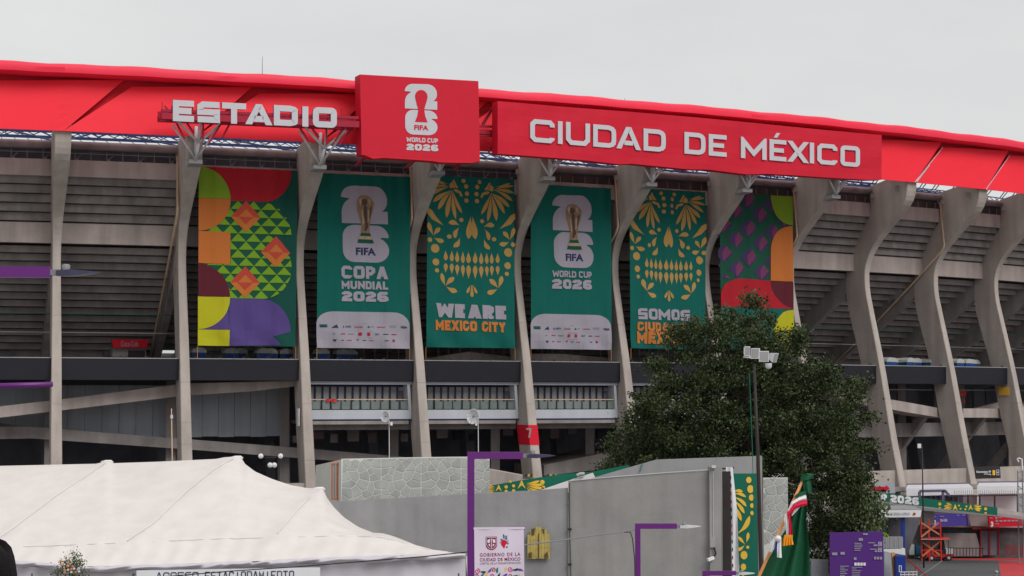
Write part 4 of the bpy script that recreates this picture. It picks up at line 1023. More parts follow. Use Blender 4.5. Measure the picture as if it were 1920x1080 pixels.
# ------------------------------------------------------------------ concrete walls in front of the stadium
def wall(name, label, tops, Y, thick, m, botz=0.0, cat='wall', par=None, group=None):
    """tops: (px, py) along the upper edge at depth Y (number or list); reaches down to botz"""
    Ys = Y if isinstance(Y, list) else [Y] * len(tops)
    P = [at(x, y, yy) for (x, y), yy in zip(tops, Ys)]
    mb = MB()
    for a, b in zip(P, P[1:]):
        d = Vector((b.x - a.x, b.y - a.y, 0)).normalized(); n = Vector((-d.y, d.x, 0)) * thick
        A, B = Vector((a.x, a.y, botz)), Vector((b.x, b.y, botz))
        mb.hexa([A, B, B + n, A + n, a, b, b + n, a + n])
    o = mb.build(name, m, par)
    if par is None: tagp(o, label, cat, group)
    return o, P
w1 = thing('ramp_wall', 'long smooth grey concrete wall behind the white tent and purple lamp post', 'wall', tuple(at(850, 1000, 112)))
wall('wall_panel', '', [(600, 943), (629, 941), (875, 926.5), (1000, 920), (1065, 915)], 112, .4, 'wall_grey', par=w1)
w2 = thing('ramp_wall', 'warm grey concrete wall with a white conduit along its top edge', 'wall', tuple(at(1200, 1000, 111.8)))
wall('wall_panel', '', [(1066, 902), (1150, 895), (1250, 887.5), (1340, 882)], 111.8, .4, 'wall_warm', par=w2)
MB().tube([at(x, y, 111.74) for x, y in ((1072, 901), (1150, 894), (1250, 886), (1338, 880))], .022, 6).build('conduit', 'letter_white', w2)
MB().tube([at(1068, 905, 111.74), at(1068.5, 1000, 111.74), at(1071, 1100, 111.74)], .022, 6).build('drain_pipe', 'black_steel', w2)
for y in (992, 1058): MB().box(at(1068, y, 111.74), (.12, .05, .05)).build('pipe_clip', 'black_steel', w2)
mb = MB(); a, b = at(1335, 1200, 110.6), at(1357, 1200, 110.6)
z = at(1345, 876.5, 110.6).z
mb.bb((a.x, 111.45, 0), (b.x, 112.4, z)); mb.build('pilaster', 'wall_warm', w2)
MB().box(at(1338, 875, 111.3), (.12, .1, .08)).build('junction_box', 'letter_white', w2)
MB().tube([at(1337, 884, 111.42), at(1337.5, 1008, 111.42)], .018, 6).build('conduit', 'letter_white', w2)
MB().box(at(1336, 1017, 111.4), (.16, .1, .29)).build('junction_box', 'wall_light', w2)
MB().tube([at(1339, 1026, 111.3), at(1342, 1038, 111.3), at(1338, 1045, 111.3)], .06, 6).build('hanging_cable', 'black_steel', w2)
MB().bar(at(1327, 1050, 111.1), at(1338, 1045.5, 111.3), .17).build('wall_lamp', 'flat_white', w2)
w3 = thing('back_wall', 'pale grey wall rising behind the warm grey wall, in front of the tree', 'wall', tuple(at(1300, 900, 120)))
wall('wall_panel', '', [(1110, 897), (1172, 879), (1232, 862), (1420, 855.5)], 120, .4, 'wall_light', par=w3)
wall('wall_edge', '', [(1420, 855), (1429, 855)], [119.9, 119.9], .8, 'wall_warm', par=w3)
MB().bar(at(1205, 868, 119.9), at(1200, 884, 119.9), .05).build('ribbon', 'ink_sky', w3)
MB().box(at(1289, 881, 119.5), (.25, .1, .12)).build('junction_box', 'wall_light', w3)
# sloping side ramp with painted green mural
mur = thing('mural_parapet', 'sloping green painted parapet with yellow petal ornaments behind the grey wall', 'parapet', tuple(at(1040, 905, 124)))
mm = lambda p, l=0: at(p[0], p[1], 124 - l)
q = [(900, 914), (982, 900), (1052, 889.5), (1108, 885.5), (1180, 872), (1180, 905), (1060, 940), (900, 960)]
solid([mm(p) for p in q], Vector((0, -1, 0)), .4).build('parapet', 'flat_green', mur)
orn = []
def orn_fan(cx, cy_, s, side):
    out = []
    out.append([(cx - 8 * s * side, cy_ + 9 * s), (cx, cy_ - 9 * s), (cx + 8 * s * side, cy_ + 9 * s), (cx, cy_ + 2 * s)])
    for i, (dx, dy) in enumerate(((36, -7), (44, 0), (46, 8), (40, 16), (30, 22))):
        out.append(drop(cx + 9 * s * side, cy_ - 2 * s + i * 2 * s, cx + dx * s * side, cy_ + dy * s, 5.5 * s, 1.5))
    return out
orn += orn_fan(935, 915, .75, -1) + orn_fan(978, 908, .95, 1) + [circ(949, 913, 3.2, 12), circ(963, 911, 3, 12), circ(1017, 904, 4.2, 12), circ(949, 921, 3, 12), circ(963, 920, 3, 12), circ(1019, 914, 3.4, 12), circ(957, 903, 2.5, 12)]
decal('petal_ornament', orn, mm, 'ink_brightgold', mur.parent or mur, 1, None)
solid([mm((980, 922)), mm((1070, 898)), mm((1120, 884)), mm((1175, 876)), mm((1175, 905)), mm((1060, 930))], Vector((0, -1, 0)), .3)
ps = [(at(x, y, 123.2)) for x, y in ((1012, 920), (1062, 903), (1112, 887), (1122, 906), (1060, 925))]
solid(ps, Vector((0, -1, 0)), .5).build('pale_kerb', 'tent_seam', mur)
MB().tube([at(x, y, 123) for x, y in ((1082, 892), (1087, 889), (1096, 888.5))], .12, 8).build('bundle', 'toilet_white', mur)
ps = [(at(x, y, 126)) for x, y in ((915, 880), (980, 892), (980, 905), (915, 910))]
side = thing('ramp_block', 'small pale concrete ramp block between the stone wall and the seventh rib', 'ramp', tuple(ps[0])); solid(ps, Vector((0, -1, 0)), 2).build('ramp_slab', 'beam_concrete', side)
for x0 in (985, 1026):
    for i in range(4): MB().bar(at(x0 + i * 5, 893, 125.5), at(x0 + 3 + i * 5, 889.5, 125.5), .12).build('hazard_stripe', 'yellow_paint' if i % 2 else 'black_steel', side)

# stone-clad walls: every stone its own piece
def stone_field(parent, reg, cell, mp, seed, mirror=None, gap=.72, proud=.02):
    rnd = random.Random(seed); xs = [p[0] for p in reg]; ys_ = [p[1] for p in reg]
    x0, x1, y0, y1 = min(xs), max(xs), min(ys_), max(ys_); cx_, cy_ = cell; seeds = []
    nx, ny = int((x1 - x0) / cx_) + 2, int((y1 - y0) / cy_) + 2
    for i in range(-1, nx):
        for j in range(-1, ny):
            seeds.append((x0 + (i + .5 + (j % 2) * .5 + rnd.uniform(-.40, .40)) * cx_, y0 + (j + .5 + rnd.uniform(-.40, .40)) * cy_))
    if mirror:
        w = mirror; base = [s_ for s_ in seeds if x0 <= s_[0] < x0 + w / 2]; seeds = []
        n = int((x1 - x0) / w) + 2
        for i in range(-1, n):
            for s_ in base:
                u = s_[0] - x0; seeds += [(x0 + i * w + u, s_[1]), (x0 + (i + 1) * w - u, s_[1])]
    for a in seeds:
        poly = reg
        for b in seeds:
            if b == a or abs(b[0] - a[0]) > 3.2 * cx_ or abs(b[1] - a[1]) > 3.2 * cy_: continue
            dx, dy = b[0] - a[0], b[1] - a[1]; l = math.hypot(dx, dy)
            if l < 1e-6: continue
            ux, uy = dx / l, dy / l; mx, my = (a[0] + b[0]) / 2 - ux * gap, (a[1] + b[1]) / 2 - uy * gap
            B = 500; half = [(mx - uy * B, my + ux * B), (mx + uy * B, my - ux * B), (mx + uy * B - ux * B, my - ux * B - uy * B), (mx - uy * B - ux * B, my + ux * B - uy * B)]
            poly = clip(poly, half)
            if len(poly) < 3: break
        if len(poly) < 3: continue
        ar = abs(sum(poly[i][0] * poly[(i + 1) % len(poly)][1] - poly[(i + 1) % len(poly)][0] * poly[i][1] for i in range(len(poly)))) / 2
        if ar < cx_ * cy_ * .08: continue
        c = (sum(p[0] for p in poly) / len(poly), sum(p[1] for p in poly) / len(poly))
        for _c in range(0):
            poly = [q for i in range(len(poly)) for q in (((poly[i][0] * 3 + poly[(i + 1) % len(poly)][0]) / 4, (poly[i][1] * 3 + poly[(i + 1) % len(poly)][1]) / 4), ((poly[i][0] + poly[(i + 1) % len(poly)][0] * 3) / 4, (poly[i][1] + poly[(i + 1) % len(poly)][1] * 3) / 4))] if len(poly) < 12 else poly
        pr = proud * rnd.uniform(.6, 1.3); outer = [mp(p, 0.0) for p in poly]; inner = [mp((c[0] + (p[0] - c[0]) * .93, c[1] + (p[1] - c[1]) * .93), pr) for p in poly]
        m = len(poly); MB().add(outer + inner, [tuple(range(m, 2 * m))] + [(i, (i + 1) % m, m + (i + 1) % m, m + i) for i in range(m)]).build('stone', 'stone_face' if rnd.random() < .7 else 'stone_face_dark', parent)
sw = thing('stone_wall', 'light wall of irregular stones with pale joints, left of the purple lamp post', 'wall', tuple(at(780, 930, 119)))
wall('wall_core', '', [(640, 860.5), (780, 857.5), (918, 856)], 119, .3, 'grout', par=sw)
wall('wall_core', '', [(592, 872.5), (640, 861.5)], [126, 119.02], .3, 'grout', par=sw)
fm = lambda p, l=0: at(p[0], p[1], 118.99 - l)
stone_field(sw, [(644, 861.5), (780, 859), (918, 857.5), (918, 926), (640, 943)], (17.5, 15), fm, 3, mirror=150)
def sm_(p, l=0): return at(p[0], p[1], 126 - (p[0] - 592) / 48 * 6.98 - .01 - l)
stone_field(sw, [(594, 874), (621, 867), (621, 938), (594, 930)], (7, 12), sm_, 4)
for x in (622.5, 627, 632): MB().bar(at(x, 869, 119.8), at(x, 936, 119.8), .10).build('rust_grille_bar', 'safety_orange' if x != 627 else 'wall_grey', sw)
for y in (869, 936): MB().bar(at(621, y, 119.7), at(634, y - .3, 119.7), .10).build('rust_grille_bar', 'safety_orange', sw)
sw2 = thing('stone_wall', 'narrow pale stone-clad pillar wall between the black pole and the flag', 'wall', tuple(at(1455, 950, 121)))
wall('wall_core', '', [(1431, 896), (1477, 895.5)], 121, .3, 'grout', par=sw2)
stone_field(sw2, [(1432, 897), (1477, 896.5), (1478, 1015), (1434, 1022)], (17, 16), lambda p, l=0: at(p[0], p[1], 120.99 - l), 9)
# tall green ornament panel and white sponsor strip
gp = thing('ornament_panel', 'tall green panel with golden petals and dots beside the black floodlight pole', 'panel', tuple(at(1398, 1080, 117)))
gm = lambda p, l=0: at(p[0], p[1], 117 - l)
solid([gm((1372, 888)), gm((1418.5, 888)), gm((1421, 1130)), gm((1374, 1130))], Vector((0, -1, 0)), .25).build('board', 'flat_green', gp)
G = [circ(1404, 900, 5, 14, 6), circ(1407, 917, 6, 14, 7.5), circ(1409, 933, 5, 14, 6), circ(1410, 948, 3.6, 12, 4.6), circ(1410, 962, 3.2, 12, 4), circ(1402, 1026, 3, 12), circ(1395, 1041, 6.4, 14, 8), circ(1394, 1063, 5, 14, 6.4), circ(1393, 1077, 3, 12), circ(1384, 1062, 2.5, 12, 4)]
for a in ((1374, 922, 1393, 922, 6, -2), (1374, 926, 1399, 932, 6, -3), (1374, 931, 1400, 950, 6.4, -3), (1375, 937, 1396, 963, 6.6, -2), (1376, 945, 1390, 977, 7, -1), (1377, 955, 1380, 988, 6, 0), (1380, 1002, 1406, 967, 9, 5), (1399, 1018, 1403, 998, 6, 1), (1397, 1021, 1384, 1006, 6, 0), (1396, 1022, 1380, 1032, 6.5, -2), (1381, 1040, 1383, 1058, 5, 0)): G.append(drop(*a))
decal('petal_ornament', G, gm, 'ink_brightgold', gp, 1, None)
sp = thing('sponsor_banner', 'narrow white vertical banner strip with tiny coloured marks beside the green panel', 'banner', tuple(at(1370, 1080, 114)))
rows = []
for i in range(21):
    y = 876 + i * 12; w0 = 1361 + 6 * min(1, max(0, (y - 880) / 80)) + (y - 876) * .02; rows.append([at(w0 + j * 3.2 + (y - 876) * .012, y, 114 + .12 * math.sin(j * 1.7 + i * .3)) for j in range(5)])
v_, f_ = grid(rows); MB().add(v_, f_).build('cloth', 'flat_white', sp, smooth=True)
for i in range(12):
    y = 892 + i * 15; x = 1369 + (i * .35); MB().add([at(x, y, 113.6), at(x + 2.2, y, 113.6), at(x + 2.2, y + 7, 113.6), at(x, y + 7, 113.6)], [(0, 1, 2, 3)]).build('sponsor_mark', ['ink_teal', 'ink_navy', 'ink_pink', 'ink_red'][i % 4], sp)
MB().bar(at(1354, 879, 114.3), at(1376, 877, 114.3), .1).build('top_rail', 'black_steel', sp)
dk = thing('dark_doorway', 'narrow dark gap between the warm grey wall and the white banner strip', 'doorway', tuple(at(1358, 1080, 112)))
solid([at(1355, 884, 112.5), at(1370, 884, 112.5), at(1372, 1130, 112.5), at(1357, 1130, 112.5)], Vector((0, -1, 0)), .3).build('gap_board', 'black_steel', dk)
# wooden plaque of charred planks
wp = thing('wooden_plaque', 'yellow wooden plank plaque with burnt edges fixed on the grey wall', 'plaque', tuple(at(1010, 1048, 111.7)))
n = 8
for i in range(n):
    x0 = 989 + i * 5.3; x1 = x0 + 4.9; c = (x0 + x1) / 2; tp = 988 + abs(c - 1010) * .42 + (6 if abs(c - 1010) > 14 else 0) + random.uniform(-1.5, 1.5); bt = 1047.5 + random.uniform(-.5, .5)
    solid([at(x0, tp + 1, 111.7), at(c, tp - 1, 111.7), at(x1, tp + 1, 111.7), at(x1, bt, 111.7), at(x0, bt, 111.7)], Vector((0, -1, 0)), .12).build('plank', 'wood_plank', wp)
for P in ([(996, 992), (1003, 990), (1002, 1003), (997, 1004)], [(1016, 991), (1021, 993), (1020, 1003)], [(991, 1037), (997, 1035), (997, 1046), (991, 1046)], [(1021, 1040), (1026, 1034), (1029, 1046), (1021, 1046)], [(1009, 1000), (1011, 1000), (1011, 1046), (1009, 1046)]):
    MB().add([at(x, y, 111.64) for x, y in P], [tuple(range(len(P)))]).build('burn_mark', 'wood_dark', wp)

# ------------------------------------------------------------------ white marquee
tent = thing('event_tent', 'large white marquee with peaked fabric roof filling the lower left corner', 'tent', tuple(at(400, 1080, 97)))
sil = [(-260, 884, 122), (0, 873.5, 121), (180, 869.5, 120), (193, 866.5, 120), (202, 864.5, 120), (212, 868.5, 120), (300, 865.5, 119), (405, 860.5, 118), (420, 857.5, 118), (440, 856, 118), (452, 857.5, 118), (457, 868, 118), (478, 884, 117.6), (510, 898, 117), (545, 909.5, 116.4), (575, 915, 116), (592, 915.5, 115.5), (605, 915.5, 115.3), (611, 930, 115), (625, 950, 114.4), (645, 970, 113.8), (672, 988, 113), (700, 999, 112.2), (716, 999.5, 111.8), (735, 1004.5, 111.2), (745, 1008, 111), (780, 1022, 110), (820, 1033, 109), (873, 1038.5, 108)]
sil = [(x, y, Y - 11) for x, y, Y in sil]
def lin(tab, x, c):
    for a, b in zip(tab, tab[1:]):
        if a[0] <= x <= b[0]: t = (x - a[0]) / (b[0] - a[0]); return a[c] + (b[c] - a[c]) * t
    return tab[-1][c] if x > tab[-1][0] else tab[0][c]
eave = [(-260, 1048, 107), (0, 1050, 107), (160, 1062, 106.5), (300, 1060, 106.2), (600, 1047, 106), (760, 1041, 106), (873, 1039.5, 107)]
hem = [(-260, 1022, 108.5), (0, 1026, 108.5), (160, 1020, 108), (400, 1010, 108), (640, 1004, 108), (716, 1006, 108), (745, 1014, 108.2), (800, 1030, 108), (873, 1039, 107.6)]
eave = [(x, y, Y - 11) for x, y, Y in eave]; hem = [(x, y, Y - 11) for x, y, Y in hem]
NX = 170; rows = [[] for _ in range(17)]
for i in range(NX + 1):
    x = -260 + i / NX * 1133
    st, sy, se = lin(sil, x, 1), lin(hem, x, 1), lin(eave, x, 1)
    for j in range(17):
        if j <= 12:
            t = j / 12; y = st + (sy - st) * t; Y = lin(sil, x, 2) + (lin(hem, x, 2) - lin(sil, x, 2)) * t ** .8
        else:
            t = (j - 12) / 4; y = sy + (se - sy) * t; Y = lin(hem, x, 2) + (lin(eave, x, 2) - lin(hem, x, 2)) * t
        w = .05 * math.sin(x * .05 + j * .8) + .05 * math.sin(x * .021 - j * 1.1)
        if j > 11: w += .06 * math.sin(x * .16 + j)
        # hips: creases running down-left from each peak
        for hx in (202, 442, 602):
            d = x - (hx - (j / 12) * (hx - (240 if hx == 442 else 520 if hx == 602 else -10))); w -= .35 * math.exp(-(d / 16) ** 2) * (1 - .4 * j / 16)
        rows[j].append(at(x, y, Y + w))
v_, f_ = grid(rows); mb = MB().add(v_, f_)
back = [[p + Vector((0, 0, 0)) for p in rows[0]], [Vector((p.x, p.y + 6, p.z - 2.5 - (p.z - 6) * .2)) for p in rows[0]], [Vector((p.x, p.y + 9, 5.2)) for p in rows[0]], [Vector((p.x, p.y + 9, 0)) for p in rows[0]]]
v_, f_ = grid(back); mb.add(v_, f_)
mb.build('roof_fabric', 'tent_fabric', tent, smooth=True)
for (pts) in ([(-10, 1012), (30, 985), (100, 932), (160, 893), (197, 868)], [(238, 1014), (290, 978), (350, 920), (400, 880), (438, 859)], [(520, 1000), (560, 953), (598, 917)]):
    q = []
    for x, y in pts:
        st, sy = lin(sil, x, 1), lin(hem, x, 1); t = max(0, min(1, (y - st) / (sy - st))); q.append(at(x, y, lin(sil, x, 2) + (lin(hem, x, 2) - lin(sil, x, 2)) * t ** .8 - .42))
    MB().tube(q, .022, 6).build('seam', 'tent_seam', tent, smooth=True)
MB().tube([at(x, lin(hem, x, 1), lin(hem, x, 2) - .03) for x in range(-240, 870, 30)], .02, 5).build('hem_seam', 'tent_seam', tent)
# peak caps
for x, y, Y in ((202, 865, 109), (445, 857, 107), (599, 915.5, 104.5)):
    MB().tube([at(x - 12, y + 2.2, Y - .1), at(x - 3, y, Y - .15), at(x + 6, y, Y - .15), at(x + 9, y + 3, Y - .1)], .09, 6).build('ridge_cap', 'tent_seam', tent, smooth=True)
# bunched valance roll
rows = []
for i in range(261):
    x = -260 + i / 260 * 1133; y = lin(eave, x, 1); Y = lin(eave, x, 2); row = []
    ph = x * .055 + 1.4 * math.sin(x * .013)
    for j in range(9):
        t = j / 8; bulge = math.sin(t * math.pi) * (.28 + .13 * math.sin(ph * 2.1 + 3 * t)); row.append(at(x, y + t * (11 + 3 * math.sin(ph) * math.sin(x * .02)) - 1.5, Y - .05 - bulge - .07 * math.sin(ph * 3 + t * 5)))
    rows.append(row)
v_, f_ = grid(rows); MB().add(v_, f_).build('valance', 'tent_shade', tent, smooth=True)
rows = []
for i in range(261):
    x = -260 + i / 260 * 1133; y = lin(eave, x, 1) + 8; Y = lin(eave, x, 2) + .25; p = at(x, y, Y)
    rows.append([Vector((p.x, p.y + .16 * math.sin(x * .09 + .5 * math.sin(x * .031)) * (1 if x > 560 else .35) * (.3 + zz), p.z * (1 - zz))) for zz in (0, .15, .3, .5, 1)])
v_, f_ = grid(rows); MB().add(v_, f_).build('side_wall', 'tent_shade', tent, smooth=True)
for x in (-100, 60, 250, 430, 600, 720, 860):
    p = at(x, 1075, 95.4 + (0.4 if x > 700 else 0)); MB().tube([(p.x, p.y, 0), p], .05, 6).build('tent_pole', 'letter_side', tent)
# parking sign at the tent
ps_ = thing('parking_sign', 'white board lettered ACCESO ESTACIONAMIENTO hanging under the tent edge', 'sign', tuple(at(430, 1100, 93.6)))
sm2 = lambda p, l=0: at(p[0], p[1], 93.6 - l)
solid([sm2((256, 1070)), sm2((600, 1064)), sm2((600, 1108)), sm2((256, 1112))], Vector((0, -1, 0)), .08).build('board', 'awning_white', ps_)
dd = []
for wd, x0, x1 in (('ACCESO', 292, 374), ('ESTACIONAMIENTO', 384, 553)):
    n = len(wd); cw = (x1 - x0) / n
    for i, ch in enumerate(wd):
        xa = x0 + i * cw; y0 = 1074 - (xa - 292) * .013
        if ch == 'N': P = [([(xa + 1.2, y0 + 15), (xa + 1.2, y0), (xa + cw - 4, y0), (xa + cw - 2.2, y0 + 2), (xa + cw - 2.2, y0 + 15)], 1.6)]
        else: P = None
        if P:
            for pl, t in P: dd += ribbon(pl, t)
        elif ch == 'I': dd += ribbon([(xa + cw / 2 - .5, y0), (xa + cw / 2 - .5, y0 + 15)], 1.7)
        else: dd += letter(ch, xa + .4, y0 - .8, xa + cw - 1.6, y0 + 15, 1.8)
decal('lettering', dd, sm2, 'ink_navy', ps_, 1, None)

# ------------------------------------------------------------------ purple lamp posts
def lamp(px, py, Y, label, banner_arm=True, silver=False):
    c = at(px, py, Y); g = zg(Y); t = thing('street_lamp', label, 'street lamp', (c.x, c.y, g), 'purple street lamps with angular arms')
    H = c.z
    MB().bb((c.x - .1, Y - .1, g), (c.x + .1, Y + .1, H - .1)).build('post', 'purple_paint', t)
    a = MB(); a.bb((c.x - .1, Y - .1, H - .098), (c.x + 1.50, Y + .1, H + .1)); a.build('arm', 'purple_paint', t)
    MB().bb((c.x + 1.50, Y - .07, H - .06), (c.x + 1.68, Y + .07, H + .05)).build('arm_end', 'grey_steel', t)
    hd = MB(); x = c.x + 1.62
    hd.add([(x, Y - .10, H - .07), (x + .28, Y - .16, H - .075), (x + .62, Y - .13, H - .035), (x + .82, Y - .02, H - .01), (x + .62, Y + .13, H - .035), (x + .28, Y + .16, H - .075), (x, Y + .10, H - .07),
            (x, Y - .10, H + .03), (x + .28, Y - .16, H + .045), (x + .62, Y - .13, H + .02), (x + .82, Y - .02, H + .0), (x + .62, Y + .13, H + .02), (x + .28, Y + .16, H + .045), (x, Y + .10, H + .03)],
           [tuple(range(7))[::-1], tuple(range(7, 14))] + [(i, (i + 1) % 7, 7 + (i + 1) % 7, 7 + i) for i in range(7)])
    h = hd.build('luminaire', 'white_steel' if silver else 'lamp_dark', t)
    MB().lathe((x + .16, Y, H + .04), (0, 0, 1), [(0, .075), (.09, .08), (.11, .05), (.115, 0)], 12).build('photocell', 'grey_steel', h, smooth=True)
    MB().bb((c.x - .16, Y - .16, g), (c.x + .16, Y + .16, g + .25)).build('base_plate', 'purple_paint', t)
    if banner_arm: MB().tube([(c.x + .1, Y, H - 2.12), (c.x + 1.56, Y, H - 2.08)], .05, 10).build('banner_arm', 'purple_paint', t, smooth=True)
    return t, c
lamp(-56, 510.5, 34.6, 'purple lamp whose arms reach in from the left edge, nearest of the lamps')
lt, lc = lamp(883, 854, 54, 'tall purple lamp post carrying the white government banner')
lamp(1195.5, 986.5, 72, 'purple lamp post before the warm grey wall, with a pale lamp head', silver=True)
lamp(1321, 1074.5, 90, 'purple lamp at the lower edge beside the white strip, farthest of the lamps', silver=True)
# flag banner on the second lamp
gb = thing('government_banner', 'white banner with city crest and GOBIERNO DE LA CIUDAD DE MÉXICO lettering', 'banner', tuple(at(936, 1080, 53.9)))
def gw(u, v): return .02 * math.sin(u * 9 + v * 3) + .015 * math.sin(v * 11 + u * 2)
def gmap(p, l=0):
    u = (p[0] - 889) / 93; v = (p[1] - 990) / 200; return at(p[0] + .012 * (p[1] - 990), p[1] - (u * 2.0) * (1 if v < .5 else 1), 53.86 - l * .3 + gw(u, v))
rows = [[gmap((889 + i * 93 / 16, 991 + j * 200 / 24)) for i in range(17)] for j in range(25)]
v_, f_ = grid(rows); MB().add(v_, f_).build('cloth', 'flat_lilac', gb, smooth=True)
CG = (8, 10)
def dg(name, P, m, l=1): decal(name, P, gmap, m, gb, l, CG)
shield = [(910.5, 1007), (931.5, 1007), (931.5, 1022)] + arc(921, 1022, 10.5, 10, 0, 180, 8)
dg('crest', [shield], 'ink_wine'); dg('crest_line', ribbon([(912, 1008.5), (930, 1008.5), (930, 1022), (926, 1028), (921, 1030), (916, 1028), (912, 1022)], .7, True), 'flat_white', 2)
dg('crest_line', [[(913.5, 1013), (919, 1011), (918, 1018), (914, 1019)], [(923, 1011), (928.5, 1013), (928, 1019), (924, 1018)], [(915, 1022), (918, 1020), (919, 1026)], [(924, 1020), (927, 1022), (923, 1026)], [(920.4, 1010), (921.6, 1010), (921.6, 1028), (920.4, 1028)]], 'flat_white', 2)
dg('heart_mark', [circ(943.5, 1019, 4.5, 12, 6), [(939, 1022), (948, 1022), (945, 1030)], circ(947, 1018, 3.6, 10, 4)], 'ink_signred')
dg('heart_flower', [circ(940, 1013, 2, 8), circ(949, 1011, 2.2, 8), circ(951.5, 1020, 2, 8), circ(950, 1027, 1.8, 8), drop(945, 1014, 944, 1002, 3), drop(946, 1012, 951, 1005, 2.4)], 'ink_sky')
dg('heart_flower', [circ(952, 1015, 1.5, 8), circ(938, 1018, 1.4, 8), circ(947, 1007, 1.5, 8)], 'ink_violetlight')
dg('lettering', text_in('GOBIERNO DE LA', 899, 1037.5, 975, 1044, .012, 1.25), 'ink_wine'); dg('lettering', text_in('CIUDAD DE MÉXICO', 899, 1045.2, 975, 1053, .012, 1.12), 'ink_wine')
dg('small_lettering', text_in('CAPITAL DE LA TRANSFORMACIÓN', 899, 1054, 975, 1059, 0), 'ink_grey')
cols = ['ink_pinkbright', 'ink_teal', 'ink_purplebright', 'ink_coral', 'ink_sky', 'ink_brightgold']
rnd = random.Random(5)
for i in range(26):
    x = 893 + (i % 9) * 10.4 + rnd.uniform(-2, 2); y = 1070 + (i // 9) * 10 + rnd.uniform(-2, 2); a = rnd.uniform(0, 6.28); r = rnd.uniform(5, 7.5)
    k = i % 3
    if k == 0: P = ribbon([(x + r * .75 * (1 - j / 14) * math.cos(a + j * .75), y + r * .75 * (1 - j / 14) * math.sin(a + j * .75)) for j in range(12)], 1.5)
    else: P = [drop(x - r * math.cos(a), y - r * math.sin(a), x + r * math.cos(a), y + r * math.sin(a), 4.4, 1.5)]
    P = [clip(p, [(890, 1065), (981, 1065), (984, 1185), (890, 1185)]) for p in P]; P = [p for p in P if len(p) > 2]
    if P: dg('folk_ornament', P, cols[i % 6])
MB().bar(at(888, 991, 53.9), at(984, 990, 53.9), .06).build('pole_sleeve', 'flat_lilac', gb)
# cables
cab = thing('overhead_cable', 'thin dark cable strung from the tent past the purple lamp posts', 'cable', tuple(at(560, 1063, 58)))
MB().tube([at(x, y, Y) for x, y, Y in ((120, 1100, 60), (300, 1082, 59), (430, 1071, 58), (560, 1062.5, 57), (700, 1051, 56), (800, 1043, 55), (876, 1035, 54.2))], .018, 6).build('cable_span', 'black_steel', cab)
MB().tube([at(x, y, Y) for x, y, Y in ((892, 1028, 54), (985, 1021.5, 58), (1040, 1015, 62), (1120, 1003, 67), (1160, 998.5, 70), (1190, 993, 71.8))], .024, 6).build('cable_span', 'grey_steel', cab)
MB().tube([at(x, y, 71.7) for x, y in ((1170, 997.5), (1182, 998), (1186, 1010), (1190, 1050), (1191, 1100))], .022, 6).build('cable_drop', 'black_steel', cab)
# ------------------------------------------------------------------ trees
def foliage(name, mname, lobes, parent, n, size, Y, depth, seed, droop=0.0, clumps=260, spread=.42):
    """lobes: (px, py, rx, ry) in photograph measure at depth Y; leaves gathered in clumps on and in the lobes"""
    rnd = random.Random(seed); mpp = Y / F; vs_, fs = [], []
    area = [l[2] * l[3] for l in lobes]; tot = sum(area); cl = []
    for l, a in zip(lobes, area):
        m = max(4, int(clumps * a / tot)); c = at(l[0], l[1], Y)
        for _ in range(m):
            th = rnd.uniform(0, 2 * math.pi); ph = math.acos(rnd.uniform(-1, 1)); r = rnd.uniform(0.5, 1.0) ** .45
            d = Vector((math.sin(ph) * math.cos(th), math.sin(ph) * math.sin(th), math.cos(ph)))
            p = Vector((c.x + d.x * l[2] * mpp * r, c.y + d.y * depth * r * .5 * (l[2] / 90) ** .5, c.z + d.z * l[3] * mpp * r))
            cl.append((p, d, rnd.uniform(.55, 1.15)))
    per = n // len(cl)
    for p, d, s in cl:
        out = (d + Vector((0, 0, .25 - droop * 1.6))).normalized()
        for _ in range(int(per * s * s * 1.3)):
            g = Vector((rnd.gauss(0, 1), rnd.gauss(0, 1), rnd.gauss(0, 1))); rr = spread * s
            q = p + Vector((g.x * rr, g.y * rr, g.z * rr * (.62 + droop))) + out * rnd.uniform(-.2, .5) * s * spread * 2.4
            a = (out * 1.0 + Vector((rnd.gauss(0, .6), rnd.gauss(0, .6), rnd.gauss(0, .6) - droop))).normalized(); b = a.cross(Vector((rnd.gauss(0, 1), rnd.gauss(0, 1), rnd.gauss(0, 1)))).normalized()
            L_ = size * rnd.uniform(.6, 1.3); w = L_ * .34; k = len(vs_)
            vs_ += [tuple(q), tuple(q + a * L_ * .5 + b * w), tuple(q + a * L_), tuple(q + a * L_ * .5 - b * w)]; fs.append((k, k + 1, k + 2, k + 3))
    mb = MB(); mb.v = vs_; mb.f = fs; mb.mi = [0] * len(fs); mb.build(name, mname, parent, kind='stuff'); return cl
tree = thing('leafy_tree', 'large dark green leafy tree standing behind the concrete walls, right of centre', 'tree', (at(1405, 900, 128).x, 128, 0))
lobes = [(1398, 628, 58, 62), (1350, 665, 70, 62), (1445, 650, 62, 60), (1300, 650, 45, 45), (1278, 715, 58, 60), (1500, 680, 66, 60), (1550, 735, 58, 55), (1238, 760, 48, 48), (1222, 822, 44, 55), (1300, 790, 90, 80), (1400, 750, 110, 95), (1500, 780, 100, 85), (1575, 770, 42, 50), (1385, 860, 120, 90), (1255, 850, 75, 45), (1505, 870, 105, 90), (1578, 850, 44, 62), (1530, 950, 82, 62), (1580, 930, 42, 60), (1545, 1010, 55, 36)]
cl = foliage('crown', 'leaf_dark', lobes, tree, 140000, .20, 128, 11, 11, 0, 540, .42)
foliage('weeping_branches', 'leaf_pale', [(1622, 935, 22, 34), (1610, 975, 36, 30), (1640, 968, 14, 30), (1590, 1020, 26, 34), (1575, 1050, 22, 20)], tree, 5200, .24, 126, 5, 5, .9, 46)
mb = MB(); tb = at(1405, 900, 128); base = Vector((tb.x, 128, 0))
